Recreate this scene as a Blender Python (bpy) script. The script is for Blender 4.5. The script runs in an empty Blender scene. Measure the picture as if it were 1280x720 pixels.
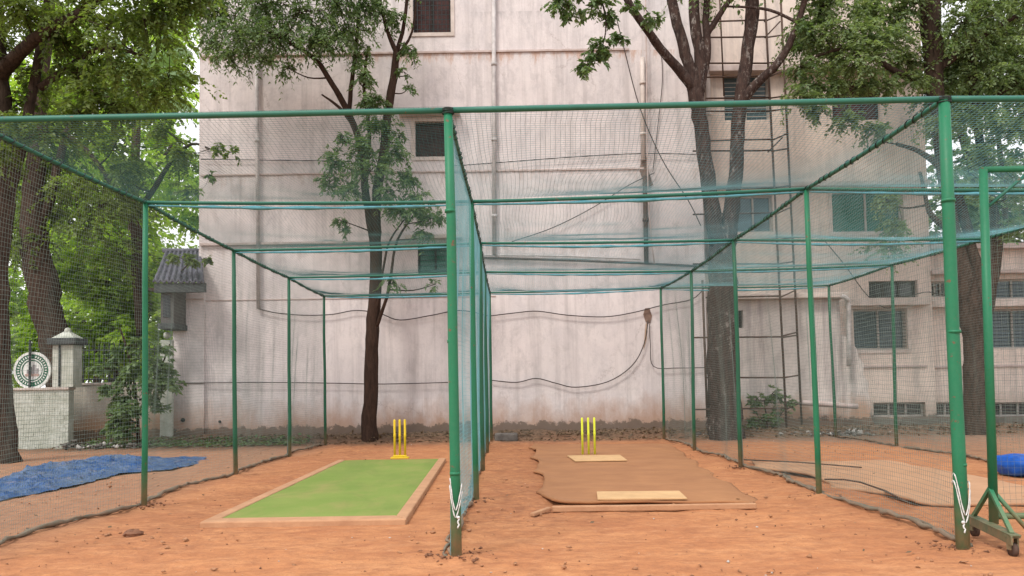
import bpy, math, random
import numpy as np
from mathutils import Vector, Matrix
random.seed(7); RNG = np.random.default_rng(7)
C = bpy.context.scene
COL = C.collection

# ------------------------------------------------------------------ camera
F_PX = 1050.0; CX = 640.0; CY = 429.0; H = 1.35
PIT = math.radians(2.9); ROL = math.radians(0.9)
U0 = Vector((0, -math.sin(PIT), math.cos(PIT))); FW = Vector((0, math.cos(PIT), math.sin(PIT))); R0 = Vector((1, 0, 0))
RV = R0*math.cos(ROL) - U0*math.sin(ROL); UV = R0*math.sin(ROL) + U0*math.cos(ROL)
CAM = Vector((0, 0, H))
def ray(u, v): return RV*((u-CX)/F_PX) + UV*(-(v-CY)/F_PX) + FW
def P(u, v, Y):                      # the place seen at (u, v) that lies Y metres into the scene
    d = ray(u, v); return CAM + d*(Y/d.y)
def G(u, v, z=0.0):
    d = ray(u, v); return CAM + d*((z-H)/d.z)
cam = bpy.data.cameras.new('camera'); co = bpy.data.objects.new('camera', cam); COL.objects.link(co)
M = Matrix((RV, UV, -FW)).transposed().to_4x4(); M.translation = CAM
co.matrix_world = M
cam.sensor_width = 36; cam.lens = F_PX/1280*36; cam.shift_y = (CY-360)/1280
cam.clip_end = 2000; cam.clip_start = 0.05
C.camera = co
C.render.resolution_x = 1024; C.render.resolution_y = 576

# ------------------------------------------------------------------ helpers
def tag(o, label=None, cat=None, group=None, kind=None):
    if label: o['label'] = label
    if cat: o['category'] = cat
    if group: o['group'] = group
    if kind: o['kind'] = kind
    return o
def empty(name, loc, label, cat, group=None):
    o = bpy.data.objects.new(name, None); COL.objects.link(o); o.location = loc; o.empty_display_size = .2
    return tag(o, label, cat, group)
def link(name, me, mat, parent=None, smooth=False):
    o = bpy.data.objects.new(name, me); COL.objects.link(o)
    if mat: me.materials.append(mat)
    if parent is not None:
        o.parent = parent
        w = Vector((0, 0, 0)); p = parent
        while p is not None: w += Vector(p.location); p = p.parent
        me.transform(Matrix.Translation(-w))
    if smooth: me.polygons.foreach_set('use_smooth', [True]*len(me.polygons))
    me.update()
    return o
class MB:
    def __init__(s): s.v = []; s.f = []
    def add(s, vs, fs):
        n = len(s.v); s.v += [tuple(q) for q in vs]; s.f += [tuple(i+n for i in f) for f in fs]; return s
    def box(s, a, b):
        x0, y0, z0 = [min(a[i], b[i]) for i in range(3)]; x1, y1, z1 = [max(a[i], b[i]) for i in range(3)]
        return s.add([(x0,y0,z0),(x1,y0,z0),(x1,y1,z0),(x0,y1,z0),(x0,y0,z1),(x1,y0,z1),(x1,y1,z1),(x0,y1,z1)],
                     [(0,3,2,1),(4,5,6,7),(0,1,5,4),(1,2,6,5),(2,3,7,6),(3,0,4,7)])
    def bar(s, a, b, w, h, up=(0,0,1)):            # rectangular bar from a to b
        a = Vector(a); b = Vector(b); t = (b-a).normalized(); u = Vector(up)
        if abs(t.dot(u)) > .98: u = Vector((0,1,0))
        sd = t.cross(u).normalized()*w/2; u = sd.cross(t).normalized()*h/2
        vs = [p+q for p in (a, b) for q in (-sd-u, sd-u, sd+u, -sd+u)]
        return s.add(vs, [(0,1,2,3),(7,6,5,4),(0,4,5,1),(1,5,6,2),(2,6,7,3),(3,7,4,0)])
    def tube(s, pts, rad, n=8, cap=True, wob=0.0, seed=0):
        pts = [Vector(p) for p in pts]; k = len(pts)
        if not hasattr(rad, '__len__'): rad = [rad]*k
        rr = random.Random(seed)
        t0 = (pts[1]-pts[0]).normalized()
        nrm = t0.orthogonal().normalized(); vs = []; fs = []
        for i in range(k):
            t = (pts[min(i+1,k-1)]-pts[max(i-1,0)])
            t = t.normalized() if t.length > 1e-9 else t0
            nrm = (nrm - t*nrm.dot(t)); nrm = nrm.normalized() if nrm.length > 1e-6 else t.orthogonal().normalized()
            bn = t.cross(nrm)
            for j in range(n):
                a = 2*math.pi*j/n; r = rad[i]*(1+wob*(rr.random()-.5))
                vs.append(pts[i]+nrm*math.cos(a)*r+bn*math.sin(a)*r)
        for i in range(k-1):
            for j in range(n):
                fs.append((i*n+j, i*n+(j+1)%n, (i+1)*n+(j+1)%n, (i+1)*n+j))
        if cap: fs.append(tuple(range(n-1,-1,-1))); fs.append(tuple((k-1)*n+j for j in range(n)))
        return s.add(vs, fs)
    def prism(s, poly, z0, z1):                    # poly of (x, y) seen from above, anticlockwise or not
        n = len(poly); ar = sum(poly[i][0]*poly[(i+1)%n][1]-poly[(i+1)%n][0]*poly[i][1] for i in range(n))
        if ar < 0: poly = poly[::-1]
        vs = [(x,y,z0) for x,y in poly]+[(x,y,z1) for x,y in poly]
        return s.add(vs, [tuple(range(n-1,-1,-1)), tuple(range(n,2*n))]+[(i,(i+1)%n,n+(i+1)%n,n+i) for i in range(n)])
    def ball(s, c, r, n=8, m=6, sc=(1,1,1), rough=0, seed=0):
        rr = random.Random(seed); vs = []; fs = []
        for i in range(m+1):
            th = math.pi*i/m
            for j in range(n):
                a = 2*math.pi*j/n; q = r*(1+rough*(rr.random()-.5))
                vs.append((c[0]+sc[0]*q*math.sin(th)*math.cos(a), c[1]+sc[1]*q*math.sin(th)*math.sin(a), c[2]+sc[2]*q*math.cos(th)))
        for i in range(m):
            for j in range(n): fs.append((i*n+j,(i+1)*n+j,(i+1)*n+(j+1)%n,i*n+(j+1)%n))
        return s.add(vs, fs)
    def build(s, name, mat, parent=None, smooth=False, bevel=0):
        me = bpy.data.meshes.new(name); me.from_pydata(s.v, [], s.f)
        o = link(name, me, mat, parent, smooth)
        if bevel:
            b = o.modifiers.new('bevel', 'BEVEL'); b.width = bevel; b.segments = 2; b.limit_method = 'ANGLE'
        return o
def np_mesh(name, V, Fq, mat, parent=None, smooth=False, attr=None):
    me = bpy.data.meshes.new(name); n = len(Fq); k = Fq.shape[1]
    me.vertices.add(len(V)); me.vertices.foreach_set('co', np.ascontiguousarray(V, dtype=np.float32).ravel())
    me.loops.add(n*k); me.loops.foreach_set('vertex_index', Fq.astype(np.int32).ravel())
    me.polygons.add(n); me.polygons.foreach_set('loop_start', (np.arange(n)*k).astype(np.int32))
    me.polygons.foreach_set('loop_total', np.full(n, k, dtype=np.int32))
    me.update(calc_edges=True)
    if attr:
        for nm, dom, arr in attr:
            a = me.attributes.new(nm, 'FLOAT', dom); a.data.foreach_set('value', np.asarray(arr, dtype=np.float32))
    return link(name, me, mat, parent, smooth)
_lat = {}
def vnoise(x, y, seed=0):
    if seed not in _lat: _lat[seed] = np.random.default_rng(seed+100).random((256,256))
    L = _lat[seed]; xi = np.floor(x).astype(int); yi = np.floor(y).astype(int); fx = x-xi; fy = y-yi
    fx = fx*fx*(3-2*fx); fy = fy*fy*(3-2*fy)
    g = lambda a, b: L[a % 256, b % 256]
    return (g(xi,yi)*(1-fx)+g(xi+1,yi)*fx)*(1-fy)+(g(xi,yi+1)*(1-fx)+g(xi+1,yi+1)*fx)*fy
def fbm(x, y, seed=0, o=4):
    t = 0; a = .5
    for i in range(o): t = t+a*vnoise(x*2**i, y*2**i, seed+i); a *= .5
    return t
def smooth_path(pts, rad, sub=4):
    pts = [Vector(p) for p in pts]; out = []; ro = []
    n = len(pts)
    for i in range(n-1):
        p0 = pts[max(i-1,0)]; p1 = pts[i]; p2 = pts[i+1]; p3 = pts[min(i+2,n-1)]
        for k in range(sub):
            t = k/sub
            out.append(.5*((2*p1)+(p2-p0)*t+(2*p0-5*p1+4*p2-p3)*t*t+(3*p1-p0-3*p2+p3)*t**3)); ro.append(rad[i]*(1-t)+rad[i+1]*t)
    out.append(pts[-1]); ro.append(rad[-1]); return out, ro

# ------------------------------------------------------------------ materials
def new_mat(name):
    m = bpy.data.materials.new(name); m.use_nodes = True; nt = m.node_tree; nt.nodes.clear()
    out = nt.nodes.new('ShaderNodeOutputMaterial'); return m, nt, out
def N(nt, t, **kw):
    n = nt.nodes.new(t)
    for k, v in kw.items():
        if k.startswith('_'): setattr(n, k[1:], v)
        else: n.inputs[k.replace('__',' ')].default_value = v
    return n
def mixc(nt, fac, a, b, mode='MIX'):
    n = nt.nodes.new('ShaderNodeMix'); n.data_type = 'RGBA'; n.blend_type = mode; n.clamp_factor = True
    for sock, val in ((n.inputs[0], fac), (n.inputs[6], a), (n.inputs[7], b)):
        if hasattr(val, 'is_linked') or hasattr(val, 'links'): nt.links.new(val, sock)
        else: sock.default_value = val if not isinstance(val, tuple) else (*val, 1)[:4]
    return n.outputs[2]
def ramp(nt, src, stops):
    r = nt.nodes.new('ShaderNodeValToRGB'); nt.links.new(src, r.inputs[0]); e = r.color_ramp.elements
    while len(e) < len(stops): e.new(.5)
    for i, (p, c) in enumerate(stops):
        e[i].position = p; e[i].color = (*c, 1) if hasattr(c, '__len__') else (c, c, c, 1)
    return r.outputs[0]
def noise(nt, vec, scale, detail=6, rough=.6, dist=0):
    n = N(nt, 'ShaderNodeTexNoise', Scale=scale, Detail=detail, Roughness=rough, Distortion=dist)
    if vec is not None: nt.links.new(vec, n.inputs['Vector'])
    return n.outputs['Fac']
def coords(nt, scale=(1,1,1)):
    g = nt.nodes.new('ShaderNodeNewGeometry'); m = N(nt, 'ShaderNodeMapping'); m.inputs['Scale'].default_value = scale
    nt.links.new(g.outputs['Position'], m.inputs['Vector']); return m.outputs['Vector']
def math_(nt, op, a, b=None, clamp=False):
    n = nt.nodes.new('ShaderNodeMath'); n.operation = op; n.use_clamp = clamp
    for i, v in enumerate((a, b)):
        if v is None: continue
        if hasattr(v, 'links'): nt.links.new(v, n.inputs[i])
        else: n.inputs[i].default_value = v
    return n.outputs[0]
def bump(nt, h, strength=.3, dist=.02, normal=None):
    b = N(nt, 'ShaderNodeBump', Strength=strength, Distance=dist); nt.links.new(h, b.inputs['Height'])
    if normal is not None: nt.links.new(normal, b.inputs['Normal'])
    return b.outputs[0]
def bsdf(nt, out, color, rough=.8, metal=0, normal=None, spec=.3):
    b = N(nt, 'ShaderNodeBsdfPrincipled', Roughness=rough, Metallic=metal); b.inputs['Specular IOR Level'].default_value = spec
    if hasattr(color, 'links'): nt.links.new(color, b.inputs['Base Color'])
    else: b.inputs['Base Color'].default_value = (*color, 1)
    if hasattr(rough, 'links'): nt.links.new(rough, b.inputs['Roughness'])
    if normal is not None: nt.links.new(normal, b.inputs['Normal'])
    nt.links.new(b.outputs[0], out.inputs[0]); return b
def rough_mat(name, c, var=.25, scale=6, rough=.8, bs=.2, bd=.01, c2=None, metal=0, spec=.3):
    m, nt, out = new_mat(name); v = coords(nt)
    f = ramp(nt, noise(nt, v, scale), [(.3, 0.0), (.7, 1.0)])
    c2 = c2 or tuple(x*(1-var*1.6) for x in c)
    col = mixc(nt, f, c, c2)
    f2 = noise(nt, v, scale*7, 4); col = mixc(nt, math_(nt, 'MULTIPLY', f2, .35), col, tuple(x*.5 for x in c))
    bsdf(nt, out, col, rough, metal, bump(nt, noise(nt, v, scale*10), bs, bd), spec); return m
def paint_mat(name, c, chip=(.14,.085,.05), amt=.6):
    m, nt, out = new_mat(name); v = coords(nt)
    f = ramp(nt, noise(nt, v, 14, 8, .7), [(amt, 0.0), (amt+.03, 1.0)])
    base = mixc(nt, noise(nt, coords(nt, (3,3,.8)), 3), c, tuple(x*.62 for x in c))
    base = mixc(nt, math_(nt, 'MULTIPLY', noise(nt, v, 40), .1), base, (.35,.3,.24))
    g = nt.nodes.new('ShaderNodeNewGeometry'); s = nt.nodes.new('ShaderNodeSeparateXYZ'); nt.links.new(g.outputs['Position'], s.inputs[0])
    low = math_(nt, 'SUBTRACT', 1.0, math_(nt, 'MULTIPLY', s.outputs[2], 2.2), True)
    base = mixc(nt, math_(nt, 'MULTIPLY', low, ramp(nt, noise(nt, v, 9), [(.3, .25), (.7, 1.0)])), base, (.33,.19,.11))
    col = mixc(nt, f, base, chip)
    bsdf(nt, out, col, .5, 0, bump(nt, noise(nt, v, 30), .15, .004), .3); return m
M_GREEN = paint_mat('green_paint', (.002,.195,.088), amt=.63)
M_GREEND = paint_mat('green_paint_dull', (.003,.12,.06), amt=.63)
M_RAIL = paint_mat('green_rail_paint', (.008,.15,.10), amt=.63)

def plaster(name, base, alt, stain=(.36,.19,.1), stain_h=1.2, grey=(.3,.27,.26), patch=.35, gk=.35, ledges=()):
    m, nt, out = new_mat(name); v = coords(nt)
    big = ramp(nt, noise(nt, v, .55, 5, .6), [(.35, 0.0), (.65, 1.0)])
    col = mixc(nt, big, base, alt)
    blo = ramp(nt, noise(nt, coords(nt,(1,1,.7)), 1.5, 9, .72, .6), [(.46, 0.0), (.52, .5), (.66, 1.0)])
    col = mixc(nt, math_(nt, 'MULTIPLY', blo, .5), col, (min(base[0]*1.1,.82),min(base[1]*1.12,.76),min(base[2]*1.1,.74)))
    blo2 = ramp(nt, noise(nt, coords(nt,(1.3,1.3,.8)), 2.3, 9, .75, .4), [(.5, 0.0), (.62, 1.0)])
    col = mixc(nt, math_(nt, 'MULTIPLY', blo2, .38), col, tuple(x*.62 for x in alt))
    # repainted rectangles: a running bond of large panels
    mp = N(nt, 'ShaderNodeMapping'); mp.inputs['Rotation'].default_value = (math.radians(90), 0, 0)
    g = nt.nodes.new('ShaderNodeNewGeometry'); nt.links.new(g.outputs['Position'], mp.inputs['Vector'])
    br = N(nt, 'ShaderNodeTexBrick', Scale=1.0); br.inputs['Mortar Size'].default_value = .006; br.inputs['Brick Width'].default_value = 1.7
    br.inputs['Row Height'].default_value = 1.05; br.inputs['Color1'].default_value = (0,0,0,1); br.inputs['Color2'].default_value = (1,1,1,1)
    br.inputs['Mortar'].default_value = (.9,.9,.9,1); br.offset_frequency = 3; br.offset = .35
    nt.links.new(mp.outputs[0], br.inputs['Vector'])
    col = mixc(nt, math_(nt, 'MULTIPLY', br.outputs['Color'], patch*.35), col, tuple(x*.72 for x in base))
    # streaks running down
    st = ramp(nt, noise(nt, coords(nt, (2.2,2.2,.12)), 2.0, 7, .7), [(.48, 0.0), (.66, 1.0)])
    col = mixc(nt, math_(nt, 'MULTIPLY', st, gk*1.1), col, grey)
    sp = ramp(nt, noise(nt, v, 3.5, 8, .75), [(.55, 0.0), (.75, 1.0)])
    col = mixc(nt, math_(nt, 'MULTIPLY', sp, .35), col, grey)
    fine = noise(nt, v, 22, 5, .7); col = mixc(nt, math_(nt, 'MULTIPLY', fine, .28), col, tuple(x*.6 for x in alt))
    # splash of red soil along the foot
    s = nt.nodes.new('ShaderNodeSeparateXYZ'); nt.links.new(g.outputs['Position'], s.inputs[0])
    hh = math_(nt, 'ADD', s.outputs[2], math_(nt, 'MULTIPLY', noise(nt, coords(nt, (1,1,.5)), 1.6, 7, .7), -1.5))
    low = ramp(nt, math_(nt, 'ADD', math_(nt, 'DIVIDE', hh, stain_h), .75), [(.0, 1.0), (.45,.8), (1.0, 0.0)])
    col = mixc(nt, math_(nt, 'MULTIPLY', low, .85), col, stain)
    dk = ramp(nt, math_(nt, 'ADD', s.outputs[2], math_(nt, 'MULTIPLY', noise(nt, v, 3, 7, .7), -.7)), [(.0, 1.0), (.05, 0.0)])
    col = mixc(nt, math_(nt, 'MULTIPLY', dk, .75), col, (.09,.075,.06))
    for zl, c_, am in ledges:                       # water stains that run down from the ledges
        d_ = math_(nt, 'SUBTRACT', zl, s.outputs[2])
        n_ = noise(nt, coords(nt, (1.2,1.2,.25)), 3.2, 8, .75)
        k_ = math_(nt, 'SUBTRACT', n_, math_(nt, 'MULTIPLY', math_(nt, 'ABSOLUTE', d_), .42))
        k_ = math_(nt, 'MULTIPLY', ramp(nt, k_, [(.44, 0.0), (.56, 1.0)]), math_(nt, 'GREATER_THAN', d_, 0.0))
        col = mixc(nt, math_(nt, 'MULTIPLY', k_, am), col, c_)
    vo = N(nt, 'ShaderNodeTexVoronoi', Scale=.55); vo.feature = 'DISTANCE_TO_EDGE'
    wv = nt.nodes.new('ShaderNodeVectorMath'); wv.operation = 'ADD'; nt.links.new(v, wv.inputs[0])
    nz = N(nt, 'ShaderNodeTexNoise', Scale=1.3, Detail=8, Roughness=.7); nt.links.new(v, nz.inputs['Vector'])
    nt.links.new(nz.outputs['Color'], wv.inputs[1]); nt.links.new(wv.outputs[0], vo.inputs['Vector'])
    ck = ramp(nt, vo.outputs['Distance'], [(.0, 1.0), (.006, 0.0)])
    col = mixc(nt, math_(nt, 'MULTIPLY', ck, math_(nt, 'MULTIPLY', ramp(nt, noise(nt, v, .8), [(.5,0.0),(.6,1.0)]), .5)), col, (.2,.15,.13))
    bsdf(nt, out, col, .9, 0, bump(nt, noise(nt, v, 12, 8, .65), .4, .02), .2); return m
zL = [P(700,vv,22).z for vv in (64,213,303,36)]
M_WALL = plaster('wall_plaster', (.74,.67,.65), (.60,.56,.555), patch=.8, ledges=[(zL[0],(.42,.22,.12),.6),(zL[1],(.36,.25,.2),.5),(zL[2],(.36,.28,.24),.4),(zL[3]+.5,(.33,.31,.3),.45)])
M_WALL2 = plaster('annex_plaster', (.62,.56,.52), (.5,.46,.43), stain_h=.9, gk=.8)
M_WALL3 = plaster('far_wall_plaster', (.72,.61,.53), (.66,.55,.49), stain=(.32,.25,.19), gk=.4)
M_PLINTH = rough_mat('mossy_plinth', (.21,.19,.16), .4, 3, c2=(.1,.1,.08), bs=.5)
M_LEDGE = rough_mat('ledge_plaster', (.6,.51,.48), .4, 5, c2=(.42,.33,.29), bs=.4)
M_LEDGE2 = rough_mat('pale_ledge', (.68,.6,.55), .25, 3, c2=(.45,.38,.33), bs=.4)
M_PIPE = rough_mat('white_drainpipe', (.62,.58,.56), .3, 4, rough=.6)
M_RUST = rough_mat('rusty_steel', (.13,.075,.05), .4, 20, c2=(.06,.045,.04), bs=.4)
M_IRON = rough_mat('dark_iron', (.035,.045,.045), .3, 20, rough=.6)
M_CABLE = rough_mat('dark_cable', (.07,.055,.05), .2, 10, rough=.6)
M_WHITE = rough_mat('white_brick_paint', (.56,.58,.52), .3, 4, c2=(.32,.34,.27), bs=.6)
M_STONE = rough_mat('grey_stone', (.2,.18,.16), .4, 8, c2=(.1,.09,.08), bs=.7, bd=.03)
M_DARKCAP = rough_mat('dark_pillar_cap', (.09,.1,.1), .3, 8)
M_TILE = rough_mat('slate_roof_tile', (.15,.15,.19), .3, 10, c2=(.08,.08,.1), rough=.6)
M_BOOTH = rough_mat('booth_plaster', (.13,.12,.115), .3, 5)
M_TWINE = rough_mat('white_rope', (.75,.76,.74), .2, 60)
M_LACE = rough_mat('dark_lacing', (.035,.05,.045), .2, 30)
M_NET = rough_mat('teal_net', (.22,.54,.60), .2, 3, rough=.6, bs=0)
M_NETG = rough_mat('grey_green_net', (.21,.28,.25), .2, 3, rough=.7, bs=0)
M_NETH = rough_mat('net_hem', (.16,.16,.12), .4, 9, c2=(.28,.18,.12), bs=.6)
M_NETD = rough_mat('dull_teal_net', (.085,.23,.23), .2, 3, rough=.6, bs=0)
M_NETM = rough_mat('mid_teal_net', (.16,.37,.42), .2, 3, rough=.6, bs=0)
M_NETB = rough_mat('bunched_net', (.15,.42,.50), .4, 12, c2=(.08,.28,.33), bs=.8)
M_YEL = rough_mat('yellow_plastic', (.85,.6,.03), .1, 10, rough=.4, bs=0)
M_LIME = rough_mat('lime_plastic', (.78,.85,.06), .1, 10, rough=.4, bs=0)
M_BLUE = rough_mat('blue_cover', (.01,.13,.62), .3, 6, rough=.5, bs=.4)

def glass_mat(name, c):
    m, nt, out = new_mat(name); v = coords(nt)
    col = mixc(nt, noise(nt, v, 3), c, tuple(x*2.0 for x in c))
    bsdf(nt, out, col, .18, 0, bump(nt, noise(nt, v, 1.5), .1, .01), .5); return m
M_GLASS = glass_mat('dark_glass', (.018,.02,.022)); M_GLASSG = glass_mat('green_shutter_glass', (.012,.075,.045)); M_GLASSB = glass_mat('bluish_glass', (.05,.075,.085))
M_ROOM = rough_mat('brown_window_screen', (.11,.05,.045), .4, 3, c2=(.03,.015,.015))

def soil_mat():
    m, nt, out = new_mat('red_clay'); v = coords(nt)
    a = nt.nodes.new('ShaderNodeAttribute'); a.attribute_name = 'dull'
    n1 = ramp(nt, noise(nt, v, .7, 6, .65), [(.3, 0.0), (.7, 1.0)])
    col = mixc(nt, n1, (.53,.24,.105), (.41,.165,.075))
    sc_ = ramp(nt, noise(nt, coords(nt,(1,1.9,1)), 1.1, 9, .7, .8), [(.45, 0.0), (.62, 1.0)])
    col = mixc(nt, math_(nt, 'MULTIPLY', sc_, .45), col, (.62,.31,.145))
    n2 = ramp(nt, noise(nt, coords(nt, (1,1.6,1)), 4.5, 8, .72), [(.42, 0.0), (.75, 1.0)])
    col = mixc(nt, math_(nt, 'MULTIPLY', n2, .85), col, (.26,.105,.055))
    gm = nt.nodes.new('ShaderNodeAttribute'); gm.attribute_name = 'rough'
    rf = math_(nt, 'MULTIPLY', gm.outputs['Fac'], ramp(nt, noise(nt, coords(nt,(1,1.5,1)), 7, 9, .75), [(.42,0.0),(.62,1.0)]))
    col = mixc(nt, math_(nt, 'MULTIPLY', rf, .75), col, (.24,.10,.055))
    n3 = ramp(nt, noise(nt, v, 26, 6, .75), [(.5, 0.0), (.72, 1.0)])
    col = mixc(nt, math_(nt, 'MULTIPLY', n3, .5), col, (.25,.115,.065))
    n5 = ramp(nt, noise(nt, v, 9, 6, .7), [(.55, 0.0), (.75, 1.0)])
    col = mixc(nt, math_(nt, 'MULTIPLY', n5, .4), col, (.62,.34,.19))
    dull = mixc(nt, n2, (.27,.175,.12), (.16,.11,.08))
    dull = mixc(nt, math_(nt, 'MULTIPLY', n3, .5), dull, (.1,.075,.06))
    col = mixc(nt, a.outputs['Fac'], col, dull)
    b = nt.nodes.new('ShaderNodeAttribute'); b.attribute_name = 'litter'
    lm = math_(nt, 'MULTIPLY', b.outputs['Fac'], ramp(nt, noise(nt, v, 5, 8, .75), [(.3, 0.2), (.6, 1.0)]))
    col = mixc(nt, lm, col, (.055,.048,.035))
    h = math_(nt, 'ADD', math_(nt, 'MULTIPLY', noise(nt, v, 7, 8, .7), 1.0), math_(nt, 'MULTIPLY', noise(nt, v, 45, 6, .75), .35))
    bsdf(nt, out, col, .95, 0, bump(nt, h, .75, .035), .15); return m
M_SOIL = soil_mat()
M_TURF = None
def turf_mat():
    m, nt, out = new_mat('green_turf_mat'); v = coords(nt)
    col = mixc(nt, ramp(nt, noise(nt, v, 1.3, 5), [(.3, 0.0), (.7, 1.0)]), (.20,.285,.065), (.27,.32,.09))
    w = ramp(nt, noise(nt, coords(nt, (1,.45,1)), 1.7, 7, .7), [(.48, 0.0), (.75, 1.0)])
    col = mixc(nt, math_(nt, 'MULTIPLY', w, .6), col, (.42,.29,.14))
    w2 = ramp(nt, noise(nt, coords(nt, (.8,.3,1)), .9, 9, .75, 1.2), [(.5, 0.0), (.6, 1.0)])
    col = mixc(nt, math_(nt, 'MULTIPLY', w2, .3), col, (.15,.2,.06))
    col = mixc(nt, math_(nt, 'MULTIPLY', noise(nt, v, 120, 3), .5), col, (.08,.14,.03))
    bsdf(nt, out, col, .95, 0, bump(nt, noise(nt, v, 150, 3), .5, .006), .1); return m
M_TURF = turf_mat()
M_KERB = rough_mat('clay_covered_kerb', (.55,.31,.17), .2, 5, c2=(.42,.22,.12), bs=.5, bd=.01)
M_COIR = rough_mat('brown_coir_mat', (.42,.20,.088), .18, 1.5, c2=(.31,.14,.064), bs=.3, bd=.004)
M_BUFF = rough_mat('buff_crease_board', (.68,.44,.22), .18, 5, c2=(.55,.34,.17), bs=.3, bd=.003)
M_PALECLAY = rough_mat('smooth_pale_clay', (.52,.3,.17), .18, 2, c2=(.42,.23,.125), bs=.5, bd=.01)
def tarp_mat():
    m, nt, out = new_mat('blue_tarpaulin'); v = coords(nt)
    col = mixc(nt, ramp(nt, noise(nt, v, 1.6, 6, .7), [(.4, 0.0), (.6, 1.0)]), (.008,.06,.19), (.07,.12,.21))
    col = mixc(nt, ramp(nt, noise(nt, v, 3, 7, .75), [(.55, 0.0), (.72, .65)]), col, (.3,.26,.24))
    bsdf(nt, out, col, .5, 0, bump(nt, ramp(nt, noise(nt, v, 3.5, 4, .5, 1.5), [(.4,0.0),(.5,1.0),(.6,0.0)]), .6, .03), .4); return m
M_TARP = tarp_mat()
def bark_mat(name, a, b, white=0.0):
    m, nt, out = new_mat(name); v = coords(nt, (5,5,1.1))
    n1 = noise(nt, v, 3, 8, .75); col = mixc(nt, ramp(nt, n1, [(.35, 0.0), (.68, 1.0)]), a, b)
    if white:
        w = math_(nt, 'MULTIPLY', ramp(nt, noise(nt, coords(nt, (1,1,.6)), 9, 8, .8), [(.54, 0.0), (.62, 1.0)]), ramp(nt, noise(nt, coords(nt, (1,1,.5)), 1.6, 4), [(.42, 0.1), (.62, 1.0)]))
        col = mixc(nt, math_(nt, 'MULTIPLY', w, white), col, (.36,.33,.3))
    bsdf(nt, out, col, .95, 0, bump(nt, n1, .9, .05), .1); return m
M_BARK1 = bark_mat('brown_bark', (.075,.045,.032), (.03,.02,.016))
M_BARK2 = bark_mat('speckled_bark', (.085,.055,.045), (.02,.015,.014), .85)
M_BARK3 = bark_mat('dark_rough_bark', (.095,.066,.05), (.022,.016,.013))
def leaf_mat(name, lo, hi, tr=.35):
    m, nt, out = new_mat(name)
    a = nt.nodes.new('ShaderNodeAttribute'); a.attribute_name = 'tone'
    n1 = ramp(nt, noise(nt, coords(nt), .9, 3), [(.35, 0.0), (.65, 1.0)])
    f = math_(nt, 'ADD', math_(nt, 'MULTIPLY', a.outputs['Fac'], .65), math_(nt, 'MULTIPLY', n1, .35))
    col = mixc(nt, f, lo, hi)
    d = N(nt, 'ShaderNodeBsdfPrincipled', Roughness=.55); d.inputs['Specular IOR Level'].default_value = .35; nt.links.new(col, d.inputs['Base Color'])
    t = N(nt, 'ShaderNodeBsdfTranslucent'); tc = mixc(nt, 1.0, col, (1.5,1.6,.7), 'MULTIPLY'); nt.links.new(tc, t.inputs['Color'])
    mx = N(nt, 'ShaderNodeMixShader', Fac=tr); nt.links.new(d.outputs[0], mx.inputs[1]); nt.links.new(t.outputs[0], mx.inputs[2])
    nt.links.new(mx.outputs[0], out.inputs[0]); return m
L_MID = leaf_mat('leaf_mid_green', (.045,.095,.035), (.20,.28,.13))
L_DARK = leaf_mat('leaf_dark_green', (.03,.055,.016), (.20,.27,.07), .45)
L_BRIGHT = leaf_mat('leaf_sunlit_green', (.16,.27,.045), (.42,.56,.12), .55)  # sunlit glow of the left background foliage is put into this lighter leaf colour
L_OLIVE = leaf_mat('leaf_olive_green', (.045,.085,.04), (.27,.35,.17), .42)
L_PALE = leaf_mat('leaf_pale_green', (.16,.25,.13), (.32,.42,.24), .4)

# ------------------------------------------------------------------ world and light
w = bpy.data.worlds.new('World'); C.world = w; w.use_nodes = True; nt = w.node_tree; nt.nodes.clear()
wo = nt.nodes.new('ShaderNodeOutputWorld'); bg = nt.nodes.new('ShaderNodeBackground'); sky = nt.nodes.new('ShaderNodeTexSky')
sky.sky_type = 'NISHITA'; sky.sun_disc = False
SE, SA = math.radians(52), math.radians(215)        # from behind the camera, to the left
sky.sun_elevation = SE; sky.sun_rotation = SA; sky.air_density = 1.2; sky.dust_density = 4
cl = mixc(nt, .82, sky.outputs[0], (12.7,12.5,12.8)); nt.links.new(cl, bg.inputs[0]); bg.inputs[1].default_value = .1
nt.links.new(bg.outputs[0], wo.inputs[0])
sd = bpy.data.lights.new('sun', 'SUN'); sd.energy = 1.7; sd.angle = math.radians(12); sd.color = (1,.95,.88)
so = bpy.data.objects.new('sun', sd); COL.objects.link(so)
dirv = Vector((math.sin(SA)*math.cos(SE), math.cos(SA)*math.cos(SE), math.sin(SE)))
so.rotation_euler = dirv.to_track_quat('Z', 'Y').to_euler(); so.location = (-6,-8,20)
C.view_settings.view_transform = 'Standard'; C.view_settings.look = 'None'; C.view_settings.exposure = 0.5; C.view_settings.gamma = 1

# ------------------------------------------------------------------ cage layout
ROWS = [6.65, 9.85, 13.15, 16.6, 20.0]
XL, XD, XR, XF = -4.32, -.42, 3.62, 7.5
TOP = 3.54
def dull_at(x, y):
    n = (fbm(x*.8+40, y*.8, 5)-.5)*2.2
    left = 1/(1+np.exp(-(XL-.15-x+n*.25)*5)); right = 1/(1+np.exp(-(x-8.6+n)*1.8))
    back = 1/(1+np.exp(-(y-20.4+n*.6)*3)); rb = 1/(1+np.exp(-((x-4.6)*.9+(y-20.0)*1.6+n)*1.2))*(x > 3)
    return np.clip(np.maximum(np.maximum(left*.62, right*.75), np.maximum(back*.9, rb*.85)), 0, 1)
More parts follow.
